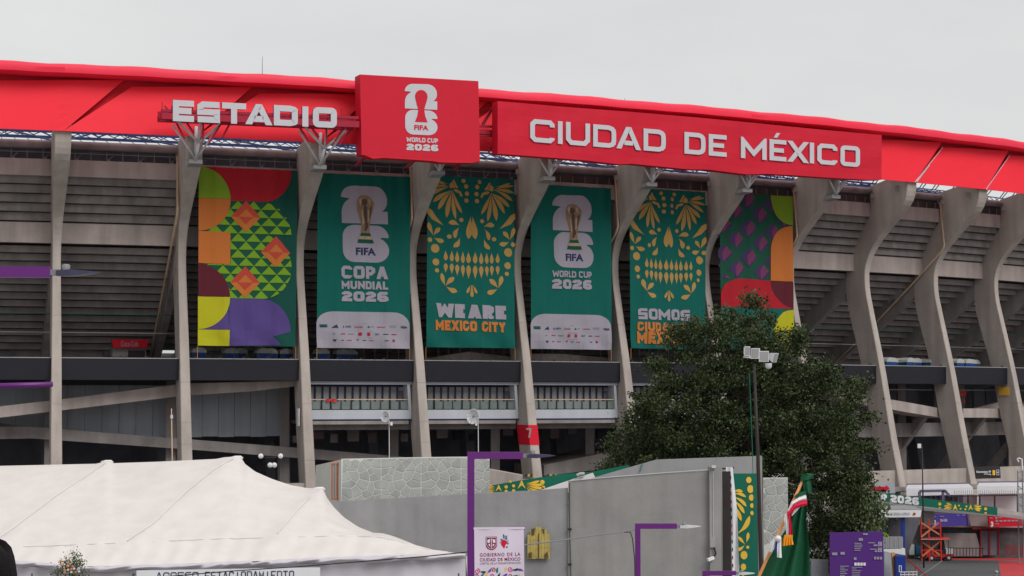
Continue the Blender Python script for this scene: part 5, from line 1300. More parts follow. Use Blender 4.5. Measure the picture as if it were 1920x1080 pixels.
trunk = [base, base + Vector((.1, 0, 3)), base + Vector((-.1, .1, 6)), base + Vector((.1, 0, 9)), base + Vector((0, 0, 13)), base + Vector((-.2, 0, 17))]
mb.tube(trunk, [.55, .45, .38, .30, .18, .05], 10); mb.build('trunk', 'bark', tree, smooth=True)
rnd = random.Random(3)
for i in range(46):
    p, d, s = cl[rnd.randrange(len(cl))]; t0 = rnd.uniform(4, 14); st = base + Vector((0, 0, t0)); en = st + (p - st) * .92
    if en.z < st.z - 1: continue
    mid = (st + en) / 2 + Vector((rnd.uniform(-.5, .5), rnd.uniform(-.4, .4), rnd.uniform(.1, .8)))
    MB().tube([st, mid, en], [.15 - t0 * .004, .07, .02], 6).build('limb', 'bark', tree, smooth=True)
tree2 = thing('small_tree', 'smaller pale green tree peeking over the grey wall, left of the large tree', 'tree', (at(1180, 850, 133).x, 133, 0))
foliage('crown', 'leaf_pale', [(1205, 800, 28, 36), (1188, 838, 30, 36), (1150, 858, 24, 22), (1172, 880, 30, 20), (1215, 850, 24, 40)], tree2, 9000, .2, 133, 5, 8, .1, 70)
b2_ = Vector((at(1190, 850, 133).x, 133, 0)); MB().tube([b2_, b2_ + Vector((-.1, 0, 5)), b2_ + Vector((.1, 0, 11))], [.2, .14, .04], 8).build('trunk', 'bark', tree2, smooth=True)
# flowering shrub at lower left
sh = thing('flowering_shrub', 'small bushy shrub with orange flowers in front of the white tent', 'shrub', (at(133, 1080, 58).x, 58, zg(58)))
foliage('crown', 'leaf_pale', [(133, 1048, 12, 13), (128, 1075, 20, 22), (145, 1072, 12, 20), (130, 1110, 26, 26)], sh, 4200, .055, 58, 1.0, 21, .1, 70, .12)
c = at(133, 1100, 58); MB().tube([(c.x, 58, zg(58)), (c.x, 58, c.z)], [.05, .02], 6).build('stem', 'bark', sh)
rnd = random.Random(9)
for i in range(18):
    p = at(133 + rnd.gauss(0, 13), 1066 + rnd.gauss(0, 15), 57.5 + rnd.uniform(-.2, .2)); MB().lathe(p, (rnd.uniform(-.5, .5), -1, .4), [(0, .01), (.02, .045), (.04, .03), (.05, 0)], 6).build('flower', ['safety_orange', 'letter_white', 'wood_pole'][i % 3], sh)

# ------------------------------------------------------------------ floodlight pole
fp = thing('floodlight_pole', 'dark tall pole with four white floodlights in front of the large tree', 'light pole', (at(1428, 1080, 87).x, 87, zg(87)))
p0 = Vector((at(1430, 1080, 87).x + .2, 87, 0)); p1 = at(1414, 683, 87)
MB().tube([p0, at(1427, 1060, 87), at(1421, 850, 87), p1], [.12, .10, .085, .06], 10).build('pole', 'black_steel', fp, smooth=True)
MB().tube([at(1405, 700, 86.9), at(1411, 850, 86.85), at(1416, 1080, 86.8)], .018, 5).build('green_cable', 'flat_green', fp)
MB().bar(at(1394, 669, 87), at(1450, 672, 87), .09).build('cross_arm', 'white_steel', fp)
def flood(cx, cy_, w, h, yaw, tilt, m='white_steel'):
    c = at(cx, cy_, 87); W_, H_ = w * 87 / F / 2, h * 87 / F / 2
    mb = MB(); d = .30
    q = []
    for (sx, sy, sz, k) in ((-1, -1, -1, 1), (1, -1, -1, 1), (1, 1, -1, .62), (-1, 1, -1, .62), (-1, -1, 1, 1), (1, -1, 1, 1), (1, 1, 1, .62), (-1, 1, 1, .62)):
        v = Vector((sx * W_ * k, sy * d / 2, sz * H_ * k)); v.rotate(__import__('mathutils').Euler((tilt, 0, yaw))); q.append(c + v)
    mb.hexa(q); o = mb.build('floodlight', m, fp)
    n = Vector((0, -1, 0)); n.rotate(__import__('mathutils').Euler((tilt, 0, yaw)))
    MB().add([c + (p - c) * .86 + n * .03 for p in (q[0], q[1], q[5], q[4])], [(0, 1, 2, 3)]).build('lens', 'wall_light', o)
    return o
flood(1399.5, 658, 11, 18, .2, .1, 'awning_white'); flood(1418, 664, 17, 20, -.5, -.2, 'awning_white'); flood(1431, 668, 19, 20, .1, .05); flood(1449, 669, 16, 18, .9, .3, 'awning_white')
MB().lathe(at(1441, 681, 86.8), (0, 0, -1), [(0, .16), (.18, .15), (.26, .08), (.27, 0)], 12).build('dome_lamp', 'white_steel', fp, smooth=True)
MB().tube([at(1398, 667, 87), at(1399, 662, 87)], .03, 6).build('bracket', 'white_steel', fp)

# ------------------------------------------------------------------ flag in the near foreground
fl = thing('flag_on_pole', 'furled green white and red flag with gold fringe on a slanted wooden pole', 'flag', (at(1400, 1080, 25).x, 25, zg(25)))
a, b = at(1418, 1092, 25), at(1509, 892, 25); d = (b - a); foot = a - d * ((a.z - zg(25)) / d.z)
MB().tube([foot, a, b], [.024, .022, .018], 10).build('pole', 'wood_pole', fl, smooth=True)
def drape(name, m, left, right, Y, amp, nf, depth=.0, nx=26, ny=30, ph=0.0):
    """cloth between two edge lines (px points), folded along its length"""
    rows = []
    for j in range(ny + 1):
        t = j / ny
        def pt(E):
            s = t * (len(E) - 1); k = min(int(s), len(E) - 2); f = s - k; return (E[k][0] + (E[k + 1][0] - E[k][0]) * f, E[k][1] + (E[k + 1][1] - E[k][1]) * f)
        l, r = pt(left), pt(right)
        rows.append([at(l[0] + (r[0] - l[0]) * i / nx, l[1] + (r[1] - l[1]) * i / nx, Y + depth * i / nx + amp * math.sin(i / nx * nf * 6.28 + ph + t * 1.2) * (.35 + t)) for i in range(nx + 1)])
    v_, f_ = grid(rows); return MB().add(v_, f_).build(name, m, fl, smooth=True)
drape('green_cloth', 'flag_green', [(1500, 905), (1492, 935), (1478, 985), (1462, 1010), (1440, 1050), (1420, 1095)], [(1512, 905), (1514, 935), (1512, 975), (1517, 1020), (1519, 1060), (1521, 1095)], 25.12, .05, 2.6)
drape('green_bow', 'flag_green', [(1506, 888), (1502, 894), (1500, 903)], [(1512, 887), (1527, 889), (1524, 897)], 24.95, .02, 1, nx=12, ny=10)
drape('green_tail', 'flag_green', [(1505, 896), (1506, 912), (1510, 926)], [(1517, 896), (1522, 908), (1525, 922)], 24.97, .02, 1.3, nx=12, ny=10)
drape('green_stripe', 'flag_green', [(1500, 922), (1492, 928), (1487, 934)], [(1512, 921), (1512, 925), (1511, 928)], 24.94, .015, 1, nx=12, ny=8)
drape('white_stripe', 'flag_white', [(1511, 927), (1498, 932), (1484, 941), (1477, 957)], [(1513, 937), (1500, 941), (1488, 948), (1480, 960)], 24.9, .02, 1.2)
drape('red_stripe', 'flag_red', [(1513, 937), (1500, 940), (1488, 946), (1477, 960)], [(1514, 947), (1505, 949), (1492, 953), (1480, 968)], 24.88, .02, 1.2)
drape('white_fold', 'flag_white', [(1500, 947), (1490, 955), (1484, 966)], [(1502, 948), (1496, 956), (1485, 968)], 24.93, .01, 1, nx=8, ny=8)
drape('white_tail', 'flag_white', [(1472, 963), (1470, 975), (1473, 990), (1474, 1004)], [(1478, 961), (1478, 975), (1479, 990), (1479, 1004)], 24.9, .015, 1.5)
drape('red_tail', 'flag_red', [(1476, 960), (1478, 975), (1479, 990), (1479, 1004)], [(1481, 959), (1483, 975), (1485, 990), (1486, 1004)], 24.88, .015, 1.5)
drape('gold_fringe', 'fringe_gold', [(1471, 1003), (1468, 1013), (1467, 1024)], [(1486, 1003), (1486, 1012), (1488, 1021)], 24.86, .02, 4)
drape('white_ribbon', 'flag_white', [(1452, 1006), (1445, 1015), (1442, 1036)], [(1465, 1007), (1457, 1018), (1448, 1034)], 24.86, .02, 1.3)
drape('blue_ribbon', 'blue_paint', [(1455, 1015), (1453, 1025), (1450, 1034)], [(1459, 1016), (1458, 1026), (1455, 1033)], 24.85, .01, 1, nx=8, ny=8)
drape('white_ribbon', 'flag_white', [(1458, 1010), (1457, 1030), (1457, 1045)], [(1465, 1011), (1465, 1030), (1466, 1046)], 24.84, .015, 1)
MB().lathe(at(1459, 1010, 24.85), (0, -1, 0), [(-.03, .02), (0, .045), (.03, .04), (.045, 0)], 10).build('knot', 'flag_white', fl, smooth=True)

# ------------------------------------------------------------------ poles, dishes and lamps before the stadium
def thinpole(name, label, x0, y0, x1, y1, Y, r=.05, m='white_steel', cat='pole', group=None):
    b = at(x1, y1, Y); t = thing(name, label, cat, (b.x, Y, 0), group)
    MB().tube([(b.x, Y, 0), b, at(x0, y0, Y)], [r, r * .9, r * .5], 8).build('pole', m, t, smooth=True); return t
t = thinpole('mast', 'slim pale mast rising behind the white tent before the second rib', 321.5, 766, 323, 862, 123, .05, 'pipe_beige')
MB().tube([at(321.8, 778, 123), at(321.9, 785, 123)], .09, 8).build('collar', 'letter_white', t)
for (x, y, px, yb, rx, ry, lab, Y) in ((722.5, 781, 730, 856, 6, 10.5, 'smaller grey round fan lamp on a thin pole above the stone wall', 122), (887, 781, 897, 848, 9, 14.5, 'larger grey round fan lamp on a thin pole beside the purple lamp arm', 122)):
    t = thinpole('fan_mast', lab, px - .5, y + 2, px, yb, Y, .03, 'white_steel', 'mast', 'grey round fans on thin poles')
    R_ = ry * Y / F; ax = Vector((-.55, -.8, .1)).normalized()
    MB().lathe(at(x, y, Y), ax, [(-.28, R_ * .2), (-.22, R_ * .55), (-.1, R_ * .86), (0, R_), (.03, R_), (.02, R_ * .94), (-.06, R_ * .8), (-.15, R_ * .5), (-.2, 0)], 24).build('dish', 'white_steel', t, smooth=True)
    for i in range(10):
        a = 6.283 * i / 10; u = ax.cross(Vector((0, 0, 1))).normalized(); v = u.cross(ax); c = at(x, y, Y) + ax * .03
        MB().tube([c + (u * math.cos(a) + v * math.sin(a)) * R_ * .12, c + (u * math.cos(a) + v * math.sin(a)) * R_ * .95], .008, 4).build('guard_wire', 'grey_steel', t)
    MB().lathe(at(x + 1, y, Y) + ax * .0, ax, [(0, R_ * .16), (.08, R_ * .12), (.09, 0)], 12).build('hub', 'grey_steel', t)
    q = at(px + 4 if px < 800 else px - 4, y + 13.5, Y - .1); MB().box(q, (.07, .06, .11)).build('control_box', 'awning_white', t)
t = thing('spotlight_rack', 'rack of four round white spotlights at the tent peak under the ramp', 'spotlights', tuple(at(505, 900, 124)))
MB().tube([Vector((at(522, 900, 124).x, 124, 0)), at(522, 860, 124)], .06, 8).build('pole', 'black_steel', t)
MB().bar(at(486, 857, 124), at(533, 858, 124), .07).build('cross_arm', 'black_steel', t); MB().bar(at(500, 872, 124), at(523, 872, 124), .06).build('cross_arm', 'black_steel', t)
for x, y in ((489, 855), (526, 855), (506.5, 872), (514.5, 872)):
    ax = Vector((.35 if y < 860 else 0, -1, -.1)); h = MB().lathe(at(x, y, 123.9), ax, [(-.28, .06), (-.2, .14), (0, .2), (.03, .2)], 16).build('lamp_housing', 'black_steel', t, smooth=True)
    MB().lathe(at(x, y, 123.9) + ax.normalized() * .02, ax, [(0, .175), (.03, .15), (.045, 0)], 16).build('lamp_glass', 'awning_white', h, smooth=True)
# little panel on the third rib
MB().hexa([ribpt(3, o, z, w) for z in (-2.0, -.65) for o, w in ((1.5, -.46), (1.5, -.56), (2.1, -.56), (2.1, -.46))]).build('wall_cabinet', 'awning_white', RIBS[3])
MB().hexa([ribpt(11, o, z, w) for z in (.45, 1.25) for o, w in ((.4, -.46), (.4, -.5), (1.6, -.5), (1.6, -.46))]).build('yellow_board', 'yellow_paint', RIBS[11])
for k, o0, z0 in ((11, -2.0, 14.2), (11, -3.2, 12.2), (10, -5.5, 9.2)):
    mb = MB(); mb.add([ribpt(k, o0 + a, z0 + b, -.6) for a, b in ((0, 0), (.3, 1.4), (1.1, 1.9), (2.0, 1.2), (1.4, .5), (1.1, 0), (.7, .6))], [tuple(range(7))])
    mb.build('pale_patch', 'wall_light', stadium)
# red bench-like frames on the upper walkway at right
t = thing('red_stall', 'small red framed stall on the walkway between the right-hand ribs', 'stall', tuple(ringpt(10.45, -1.5, -.4)))
for s in (10.3, 10.37, 10.6): MB().bar(ringpt(s, -1.2, -.35), ringpt(s, -1.2, .75), .1).build('leg', 'safety_red', t)
ringbox(MB(), 10.27, 10.63, -1.15, -1.5, .45, .85).build('canopy', 'safety_red', t)
t = thing('red_cloth', 'red cloth hung over the first glazed balcony rail', 'cloth', tuple(ringpt(3.15, .9, 0)))
sA, _ = bayhit(3, 611, 750, .95); sB, _ = bayhit(3, 632, 750, .95)
rows = [[ringpt(sA + (sB - sA) * i / 10, .95 + .04 * math.sin(i * 1.3 + j), .08 - .07 * j * (1 + .3 * math.sin(i))) for i in range(11)] for j in range(4)]
v_, f_ = grid(rows); MB().add(v_, f_).build('fabric', 'safety_red', t, smooth=True)

# ------------------------------------------------------------------ lower right: gates, signs and vehicles
YG = 167
def slab(name, pts, Y, depth, m, par): return solid([at(x, y, Y) for x, y in pts], Vector((0, -1, 0)), depth).build(name, m, par)
gw_ = thing('gate_wall', 'dark rough stone wall with red gate frames under the coloured gate signs', 'wall', tuple(at(1850, 1042, YG)))
slab('rock_face', [(1700, 985), (1950, 985), (1950, 1046), (1700, 1046)], YG, .6, 'rock_dark', gw_)
slab('concrete_fascia', [(1728, 958), (1950, 975), (1950, 990), (1728, 988)], YG - .5, .6, 'beam_concrete', gw_)
slab('door_opening', [(1838, 995), (1872, 995), (1872, 1041), (1838, 1041)], YG - .65, .05, 'interior_dark', gw_)
for x in (1838, 1855, 1872): slab('gate_post', [(x, 992), (x + 2.2, 992), (x + 2.2, 1042), (x, 1042)], YG - .8, .15, 'gate_red', gw_)
slab('gate_beam', [(1823, 989), (1874, 989), (1874, 992.5), (1823, 992.5)], YG - .9, .2, 'gate_red', gw_)
slab('grey_wing_wall', [(1768, 1000), (1830, 1000), (1842, 1043), (1775, 1043)], YG - .7, .2, 'dark_concrete', gw_)
for i in range(11): x = 1782 + i * 6; MB().bar(at(x, 1027, YG - 4), at(x, 1043.5, YG - 4), .05).build('railing_bar', 'black_steel', gw_)
MB().bar(at(1780, 1027.5, YG - 4), at(1846, 1028, YG - 4), .06).build('railing_top', 'black_steel', gw_)
for i in range(14): x = 1886 + i * 3.5; MB().bar(at(x, 1021, YG - 2), at(x, 1041, YG - 2), .05).build('railing_bar', 'gate_red', gw_)
for (name, lab, m, num, pts) in (('gate_sign', 'blue-violet gate sign numbered 2 above the dark wall', 'ink_signblue', '2', [(1746, 964), (1813, 963), (1816, 985.5), (1747, 987.5)]), ('gate_sign', 'red gate sign numbered 3 above the dark wall at the right edge', 'ink_signred', '3', [(1853, 967), (1915, 966), (1917, 986.5), (1855, 988)])):
    t = thing(name, lab, 'sign', tuple(at(pts[3][0] + 30, pts[3][1], YG - 2)), 'numbered gate signs'); slab('board', pts, YG - 2, .35, m, t)
    gm2 = lambda p, l=0: at(p[0], p[1], YG - 2.02 - l); x0, y0 = pts[0]
    decal('number', text_in(num, x0 + 4.5, y0 + 11, x0 + 9.5, y0 + 21, .05), gm2, 'flat_white', t, 1, None)
    if num == '2': decal('lettering', text_in('2A-2A5', x0 + 17, y0 + 9, x0 + 30, y0 + 14, .02), gm2, 'flat_white', t, 1, None); bars = [(16, 3.5, 24, 5), (3, 4, 9, 5.5), (48, 1.5, 53, 3), (58, 1, 64, 2.6)]
    else: bars = [(13, 2, 17, 6.4), (18.5, 3, 26, 4.4), (13.5, 8.5, 18.5, 11.5), (21, 8.4, 26.5, 11.4), (28.5, 8.2, 34, 11.2), (36, 8, 41.5, 11), (43.5, 7.8, 49, 10.8), (50.5, 7.8, 57, 10.6), (13, 14.5, 20, 16), (3, 3.5, 8, 5), (46, 1.2, 51, 2.4)]
    for q in bars: decal('small_print', [[(x0 + q[0], y0 + q[1]), (x0 + q[2], y0 + q[1]), (x0 + q[2], y0 + q[3]), (x0 + q[0], y0 + q[3])]], gm2, 'ink_white', t, 1, None)
slab('edge_frame', [(1813, 963), (1817, 965), (1818, 985), (1816, 986)], YG - 2.1, .5, 'letter_side', gw_)
# ramp with the green event banner
rp = thing('approach_ramp', 'pale concrete ramp beam sloping down to the right under the green banner', 'ramp', tuple(at(1760, 955, YG - 8)))
slab('ramp_beam', [(1620, 938), (1725, 951), (1873, 962), (1960, 974), (1960, 979), (1873, 968), (1725, 957), (1620, 946)], YG - 8, 1.2, 'wall_light', rp)
slab('pale_wall', [(1870, 952), (1918, 962), (1960, 970), (1960, 976), (1870, 966)], YG - 7, .3, 'beam_concrete', rp)
slab('pale_wall', [(1728, 956), (1752, 958), (1752, 985), (1728, 980)], YG - 7, .3, 'wall_light', rp); slab('pale_wall', [(1815, 962), (1856, 965), (1856, 987), (1820, 986)], YG - 1.0, .3, 'beam_concrete', rp)
rb = thing('event_banner', 'long green banner with 2026 lettering and golden petals along the ramp railing', 'banner', tuple(at(1760, 950, YG - 9)))
rmap = lambda p, l=0: at(p[0], p[1], YG - 9 - l - .04 * math.sin(p[0] * .3))
xs = [1600 + i * 9 for i in range(31)]
topf = lambda x: 917 + (x - 1600) * .128; botf = lambda x: 933.5 + (x - 1600) * .1225
rows = [[rmap((x, topf(x) + (botf(x) - topf(x)) * j / 3)) for x in xs] for j in range(4)]
v_, f_ = grid(rows); MB().add(v_, f_).build('cloth', 'flat_green', rb, smooth=True)
decal('lettering', bold_text('CUP', 1622, 921, 1663, 938, .3, 5.2) , rmap, 'flat_white', rb, 1, None)
decal('lettering', bold_text('2026', 1669, 927, 1723, 941.5, .3, 6.2), rmap, 'flat_white', rb, 1, None)
O = [circ(1762, 945, 3, 12), circ(1762, 952.5, 2, 10), circ(1848, 954, 3, 12), circ(1848, 962, 2.2, 10), circ(1798, 948, 1.8, 8), circ(1801, 954, 1.9, 8), circ(1810, 955, 1.8, 8), circ(1812, 949.5, 1.8, 8)]
for sgn, cx in ((-1, 1791), (1, 1820)):
    O.append([(cx - 4.5, 957), (cx, 945), (cx + 4.5, 957), (cx, 953)])
    for i, (dx, dy) in enumerate(((17, -6), (21, -1), (21, 4), (18, 8))): O.append(drop(cx + sgn * 5, 948 + i * 1.5, cx + sgn * dx, 950 + dy, 3.2, .8))
O = [clip(p, [(1750, topf(1750) + .3), (1860, topf(1860) + .3), (1860, botf(1860) - .3), (1750, botf(1750) - .3)]) for p in O]
decal('petal_ornament', [p for p in O if len(p) > 2], rmap, 'ink_brightgold', rb, 1, None)
# awnings and white booths at the foot of the stadium
for lab, pts, top_ in (('long white awning under the stadium parapet, left one', [(1699, 916), (1824, 914), (1825, 927), (1700, 930)], [(1699, 916), (1824, 914), (1816, 907), (1702, 909)]), ('white awning roof at the right edge under the parking sign', [(1832, 912), (1935, 911), (1935, 925), (1832, 926)], [(1832, 912), (1935, 911), (1930, 904), (1836, 905)])):
    t = thing('awning', lab, 'awning', tuple(at(pts[3][0] + 50, pts[3][1], YG - 1))); slab('front_valance', pts, YG - 3, .1, 'awning_white', t)
    MB().add([at(*top_[0], YG - 3), at(*top_[1], YG - 3), at(*top_[2], YG), at(*top_[3], YG)], [(0, 1, 2, 3)]).build('roof_sheet', 'awning_white', t)
    MB().bar(at(top_[3][0] - 2, top_[3][1] - .8, YG), at(top_[2][0], top_[2][1] - .8, YG), .12).build('edge_bar', 'letter_side', t)
t = thing('booth_row', 'row of white booth panels and dark windows behind the green banner', 'booth', tuple(at(1800, 960, YG)))
slab('white_panel', [(1836, 926), (1910, 926), (1910, 966), (1836, 962)], YG - 1, .2, 'awning_white', t)
slab('dark_front', [(1722, 927), (1806, 927), (1806, 950), (1722, 948)], YG - 1, .2, 'letter_side', t)
slab('beige_panel', [(1806, 928), (1832, 928), (1832, 958), (1806, 955)], YG - 1, .2, 'beam_concrete', t)
for x in (1745, 1754, 1762, 1771, 1786, 1796): slab('door_frame', [(x, 929), (x + 1.6, 929), (x + 1.6, 948), (x, 948)], YG - 1.1, .1, 'wall_light', t)
for a_, b_ in (((1724, 922), (1724, 946)), ((1724, 921), (1772, 920)), ((1768, 920), (1768, 944)), ((1772, 920), (1780, 930))): MB().bar(at(*a_, YG - 4), at(*b_, YG - 4), .22).build('purple_frame', 'letter_side', t)
fn = thing('security_fence', 'dark mesh fence with upright spikes behind the green banner', 'fence', tuple(at(1850, 960, YG - 5)))
MB().bar(at(1778, 931, YG - 5), at(1910, 928, YG - 5), .09).build('top_rail', 'black_steel', fn)
for i in range(30): x = 1790 + i * 4; MB().bar(at(x, 919 + (i % 2), YG - 5), at(x, 931, YG - 5), .03).build('spike', 'grey_steel', fn)
for x in (1815, 1837, 1865, 1908): MB().bar(at(x, 928, YG - 5), at(x, 962, YG - 5), .12).build('fence_post', 'black_steel', fn)
# parking notice on the parapet
pn = thing('parking_notice', 'black sign reading Estacionamiento VIP with yellow square and arrow icon', 'sign', tuple(at(1850, 898, YG + .6)))
slab('board', [(1826.5, 875.5), (1875, 873.5), (1876.5, 896.5), (1829.5, 898)], YG + .6, .1, 'black_steel', pn); pm3 = lambda p, l=0: at(p[0], p[1], YG + .48 - l)
decal('lettering', text_in('Estacionamiento VIP', 1831, 882.5, 1858, 886.5, .02, ), pm3, 'flat_white', pn, 1, None); decal('lettering', text_in('VIP Parking', 1844.5, 887.5, 1858.5, 891, .01), pm3, 'flat_white', pn, 1, None)
decal('yellow_square', [[(1861, 881.5), (1866, 881.5), (1866, 891), (1861, 891)]], pm3, 'yellow_paint', pn, 1, None)
decal('arrow_icon', ribbon([(1868.5, 881), (1873, 881), (1873, 890.5), (1868.5, 890.5)], .6, True) + ribbon([(1869, 885.7), (1872, 885.7)], .9) + ribbon([(1870.8, 883.8), (1872.2, 885.7), (1870.8, 887.6)], .6), pm3, 'flat_white', pn, 1, None)
ra = thing('arrow_sign', 'grey board with a red arrow pointing right beside the tree', 'sign', tuple(at(1650, 924, YG - 6)))
slab('board', [(1632, 905), (1677, 904), (1679, 925), (1632, 925)], YG - 6, .1, 'panel_bluegrey', ra)
decal('arrow', [[(1630, 912.5), (1661, 912.5), (1661, 909), (1668, 915.5), (1661, 922), (1661, 918.5), (1630, 918.5)]], lambda p, l=0: at(p[0], p[1], YG - 6.05 - l), 'ink_signred', ra, 1, None)
t = thinpole('flood_mast', 'thin black mast with a small white box before the right-hand ribs', 1729, 836, 1730.5, 930, YG - 10, .07, 'black_steel', 'mast'); MB().box(at(1723.5, 836, YG - 10), (.14, .1, .18)).build('lamp_box', 'awning_white', t); MB().bar(at(1724, 838, YG - 10), at(1729, 850, YG - 10), .05).build('bracket', 'black_steel', t)
t = thing('lattice_mast', 'grey lattice mast at the right edge beside the booths', 'mast', (at(1914, 960, YG - 6).x, YG - 6, 0))
for x in (1908, 1917): MB().bar(at(x, 882, YG - 6), Vector((at(x, 882, YG - 6).x, YG - 6, 0)), .09).build('upright', 'grey_steel', t)
for i in range(12): y = 886 + i * 8; MB().bar(at(1908, y, YG - 6), at(1917, y + (8 if i % 2 else -2), YG - 6), .06).build('brace', 'grey_steel', t)
MB().tube([at(1910, 866, YG - 6), at(1907, 861, YG - 6), at(1910.5, 859, YG - 6), at(1916, 861, YG - 6), at(1917, 882, YG - 6)], .07, 8).build('lamp_hook', 'awning_white', t)
# kiosk with the white roof edge and blue post
YK = 148
kk = thing('ticket_kiosk', 'kiosk with white roof edge, blue post and dark interior beside the tree', 'kiosk', tuple(at(1690, 1030, YK)))
slab('roof_edge', [(1600, 958), (1728, 957), (1726, 969.5), (1600, 971)], YK, .4, 'awning_white', kk); slab('roof_slab', [(1600, 955), (1728, 954), (1728, 958), (1600, 959)], YK + .5, 5, 'wall_light', kk)
slab('back_panel', [(1655, 969), (1726, 969), (1722, 985), (1700, 1046), (1655, 1046)], YK + 4, .2, 'interior_dark', kk)
slab('white_wall', [(1604, 971), (1636, 971), (1636, 997), (1604, 997)], YK + 1, .3, 'awning_white', kk)
slab('blue_post', [(1690, 970.5), (1696.5, 970.5), (1697.5, 1085), (1691, 1085)], YK + .3, .3, 'blue_paint', kk)
decal('lettering', text_in('PLAZA GENERAL SUPERIOR', 1664, 961, 1706, 966, 0), lambda p, l=0: at(p[0], p[1], YK - .03 - l), 'ink_grey', kk, 1, None)
decal('round_mark', [circ(1714.5, 963.5, 2.6, 14)], lambda p, l=0: at(p[0], p[1], YK - .03 - l), 'ink_coral', kk, 1, None)
cb = thing('counter_cabinet', 'white ribbed counter cabinets stacked beside the blue post', 'cabinet', tuple(at(1675, 1045, YK - 4)))
for i in range(9): slab('ribbed_panel', [(1656 + i * 4.15, 1007), (1659.8 + i * 4.15, 1007), (1659.8 + i * 4.15, 1027.5), (1656 + i * 4.15, 1027.5)], YK - 4 - .04 * (i % 2), .5, 'wall_light', cb)
slab('counter_top', [(1657, 1029.5), (1697, 1028.5), (1697.5, 1041), (1657, 1034)], YK - 4, .8, 'awning_white', cb); slab('lime_bag', [(1656, 1000), (1659, 997.5), (1664, 998), (1667, 1006), (1656, 1006)], YK - 3.9, .3, 'ink_bright', cb)
slab('lower_panel', [(1658, 1036), (1674, 1037), (1674, 1095), (1658, 1095)], YK - 5, .3, 'panel_bluegrey', cb)
MB().bar(at(1674, 1036, YK - 6), at(1679, 1095, YK - 6), .26).build('wooden_prop', 'wood_pole', cb)
bx = thing('blue_booth', 'dark blue booth with a white capsule mark at the lower edge', 'booth', tuple(at(1690, 1085, YK - 7)))
slab('body', [(1680, 1043), (1697.5, 1043), (1699, 1100), (1681, 1100)], YK - 7, .8, 'blue_paint', bx)
decal('capsule_mark', ribbon([(1686, 1061), (1690, 1061), (1690, 1072), (1686, 1072)], 1.4, True), lambda p, l=0: at(p[0], p[1], YK - 7.03 - l), 'flat_white', bx, 1, None)
# information totem
tt = thing('information_board', 'large purple information board with rows of small white text and icons', 'board', tuple(at(1607, 1080, 118)))
slab('board', [(1556, 999), (1655.5, 996.5), (1658, 1105), (1556, 1105)], 118, .2, 'ink_signpurple', tt); tm = lambda p, l=0: at(p[0], p[1], 117.97 - l)
rnd = random.Random(2); bars = [(1618, 1000, 1627, 1003), (1610, 1009, 1618, 1014), (1628, 1017, 1641, 1018.5), (1638, 1021, 1645, 1024), (1631, 1029, 1644, 1030.5), (1640, 1032, 1645, 1035), (1601, 1045, 1606, 1050), (1560, 1036, 1570, 1041), (1576, 1035, 1584, 1040)]
for i in range(7): bars.append((1597, 1063 + i * 3.2, 1597 + rnd.uniform(8, 20), 1064.2 + i * 3.2)); bars.append((1575, 1061 + i * 3.4, 1575 + rnd.uniform(8, 17), 1062.4 + i * 3.4))
for i in range(5): bars.append((1602, 1018 + i * 3.3, 1602 + rnd.uniform(8, 15), 1019.4 + i * 3.3))
for q in bars: decal('text_line', [[(q[0], q[1]), (q[2], q[1]), (q[2], q[3]), (q[0], q[3])]], tm, 'ink_white', tt, 1, None)
for x, y in ((1650, 1020), (1650, 1031)):
    decal('arrow_icon', ribbon([(x - 3, y - 3.4), (x + 3, y - 3.4), (x + 3, y + 3.4), (x - 3, y + 3.4)], .6, True) + ribbon([(x - 1.6, y), (x + 1.6, y)], 1) + ribbon([(x, y - 1.6), (x + 1.5, y), (x, y + 1.6)], .7), tm, 'flat_white', tt, 1, None)
for i in range(4): decal('service_icon', [[(1602 + i * 5.6, 1055), (1606.4 + i * 5.6, 1055), (1606.4 + i * 5.6, 1060.5), (1602 + i * 5.6, 1060.5)]], tm, 'flat_white', tt, 1, None)
for i in range(3): decal('service_icon', [[(1639 + i * 5.4, 1044), (1643 + i * 5.4, 1044), (1643 + i * 5.4, 1049), (1639 + i * 5.4, 1049)]], tm, 'ink_white', tt, 1, None)
tg = thing('grey_notice', 'dark grey notice panel half hidden under the weeping branches', 'sign', tuple(at(1535, 1080, 119))); slab('board', [(1521, 1048), (1553, 1050), (1553, 1105), (1521, 1105)], 119, .2, 'grey_steel', tg); decal('mark', ribbon([(1530, 1060), (1535, 1062), (1534, 1068), (1529, 1068)], .8), lambda p, l=0: at(p[0], p[1], 118.95 - l), 'ink_white', tg, 1, None)
# scissor lift
YL = 150
sl = thing('scissor_lift', 'red and orange scissor lift scaffold with crossed braces beside the kiosk', 'scissor lift', tuple(at(1746, 1052, YL)))
for x in (1726, 1741, 1763): MB().bar(at(x, 970 + (x - 1726) * .2, YL), at(x + (2 if x > 1740 else 3), 1053, YL), .10).build('upright', 'safety_red', sl)
for a_, b_ in (((1727, 1007), (1760, 980)), ((1727, 980), (1764, 1004)), ((1729, 1043), (1762, 1015)), ((1729, 1016), (1764, 1042))): MB().bar(at(*a_, YL - .1), at(*b_, YL + .1), .12).build('cross_brace', 'safety_orange', sl)
for y in (1010, 990, 1032): MB().bar(at(1726, y, YL), at(1765, y, YL), .09).build('platform_rail', 'safety_red', sl)
MB().hexa([at(1727, 1012, YL + .6), at(1765, 1012, YL + .6), at(1765, 1012, YL - .6), at(1727, 1012, YL - .6), at(1727, 1010.5, YL + .6), at(1765, 1010.5, YL + .6), at(1765, 1010.5, YL - .6), at(1727, 1010.5, YL - .6)]).build('platform', 'wall_light', sl)
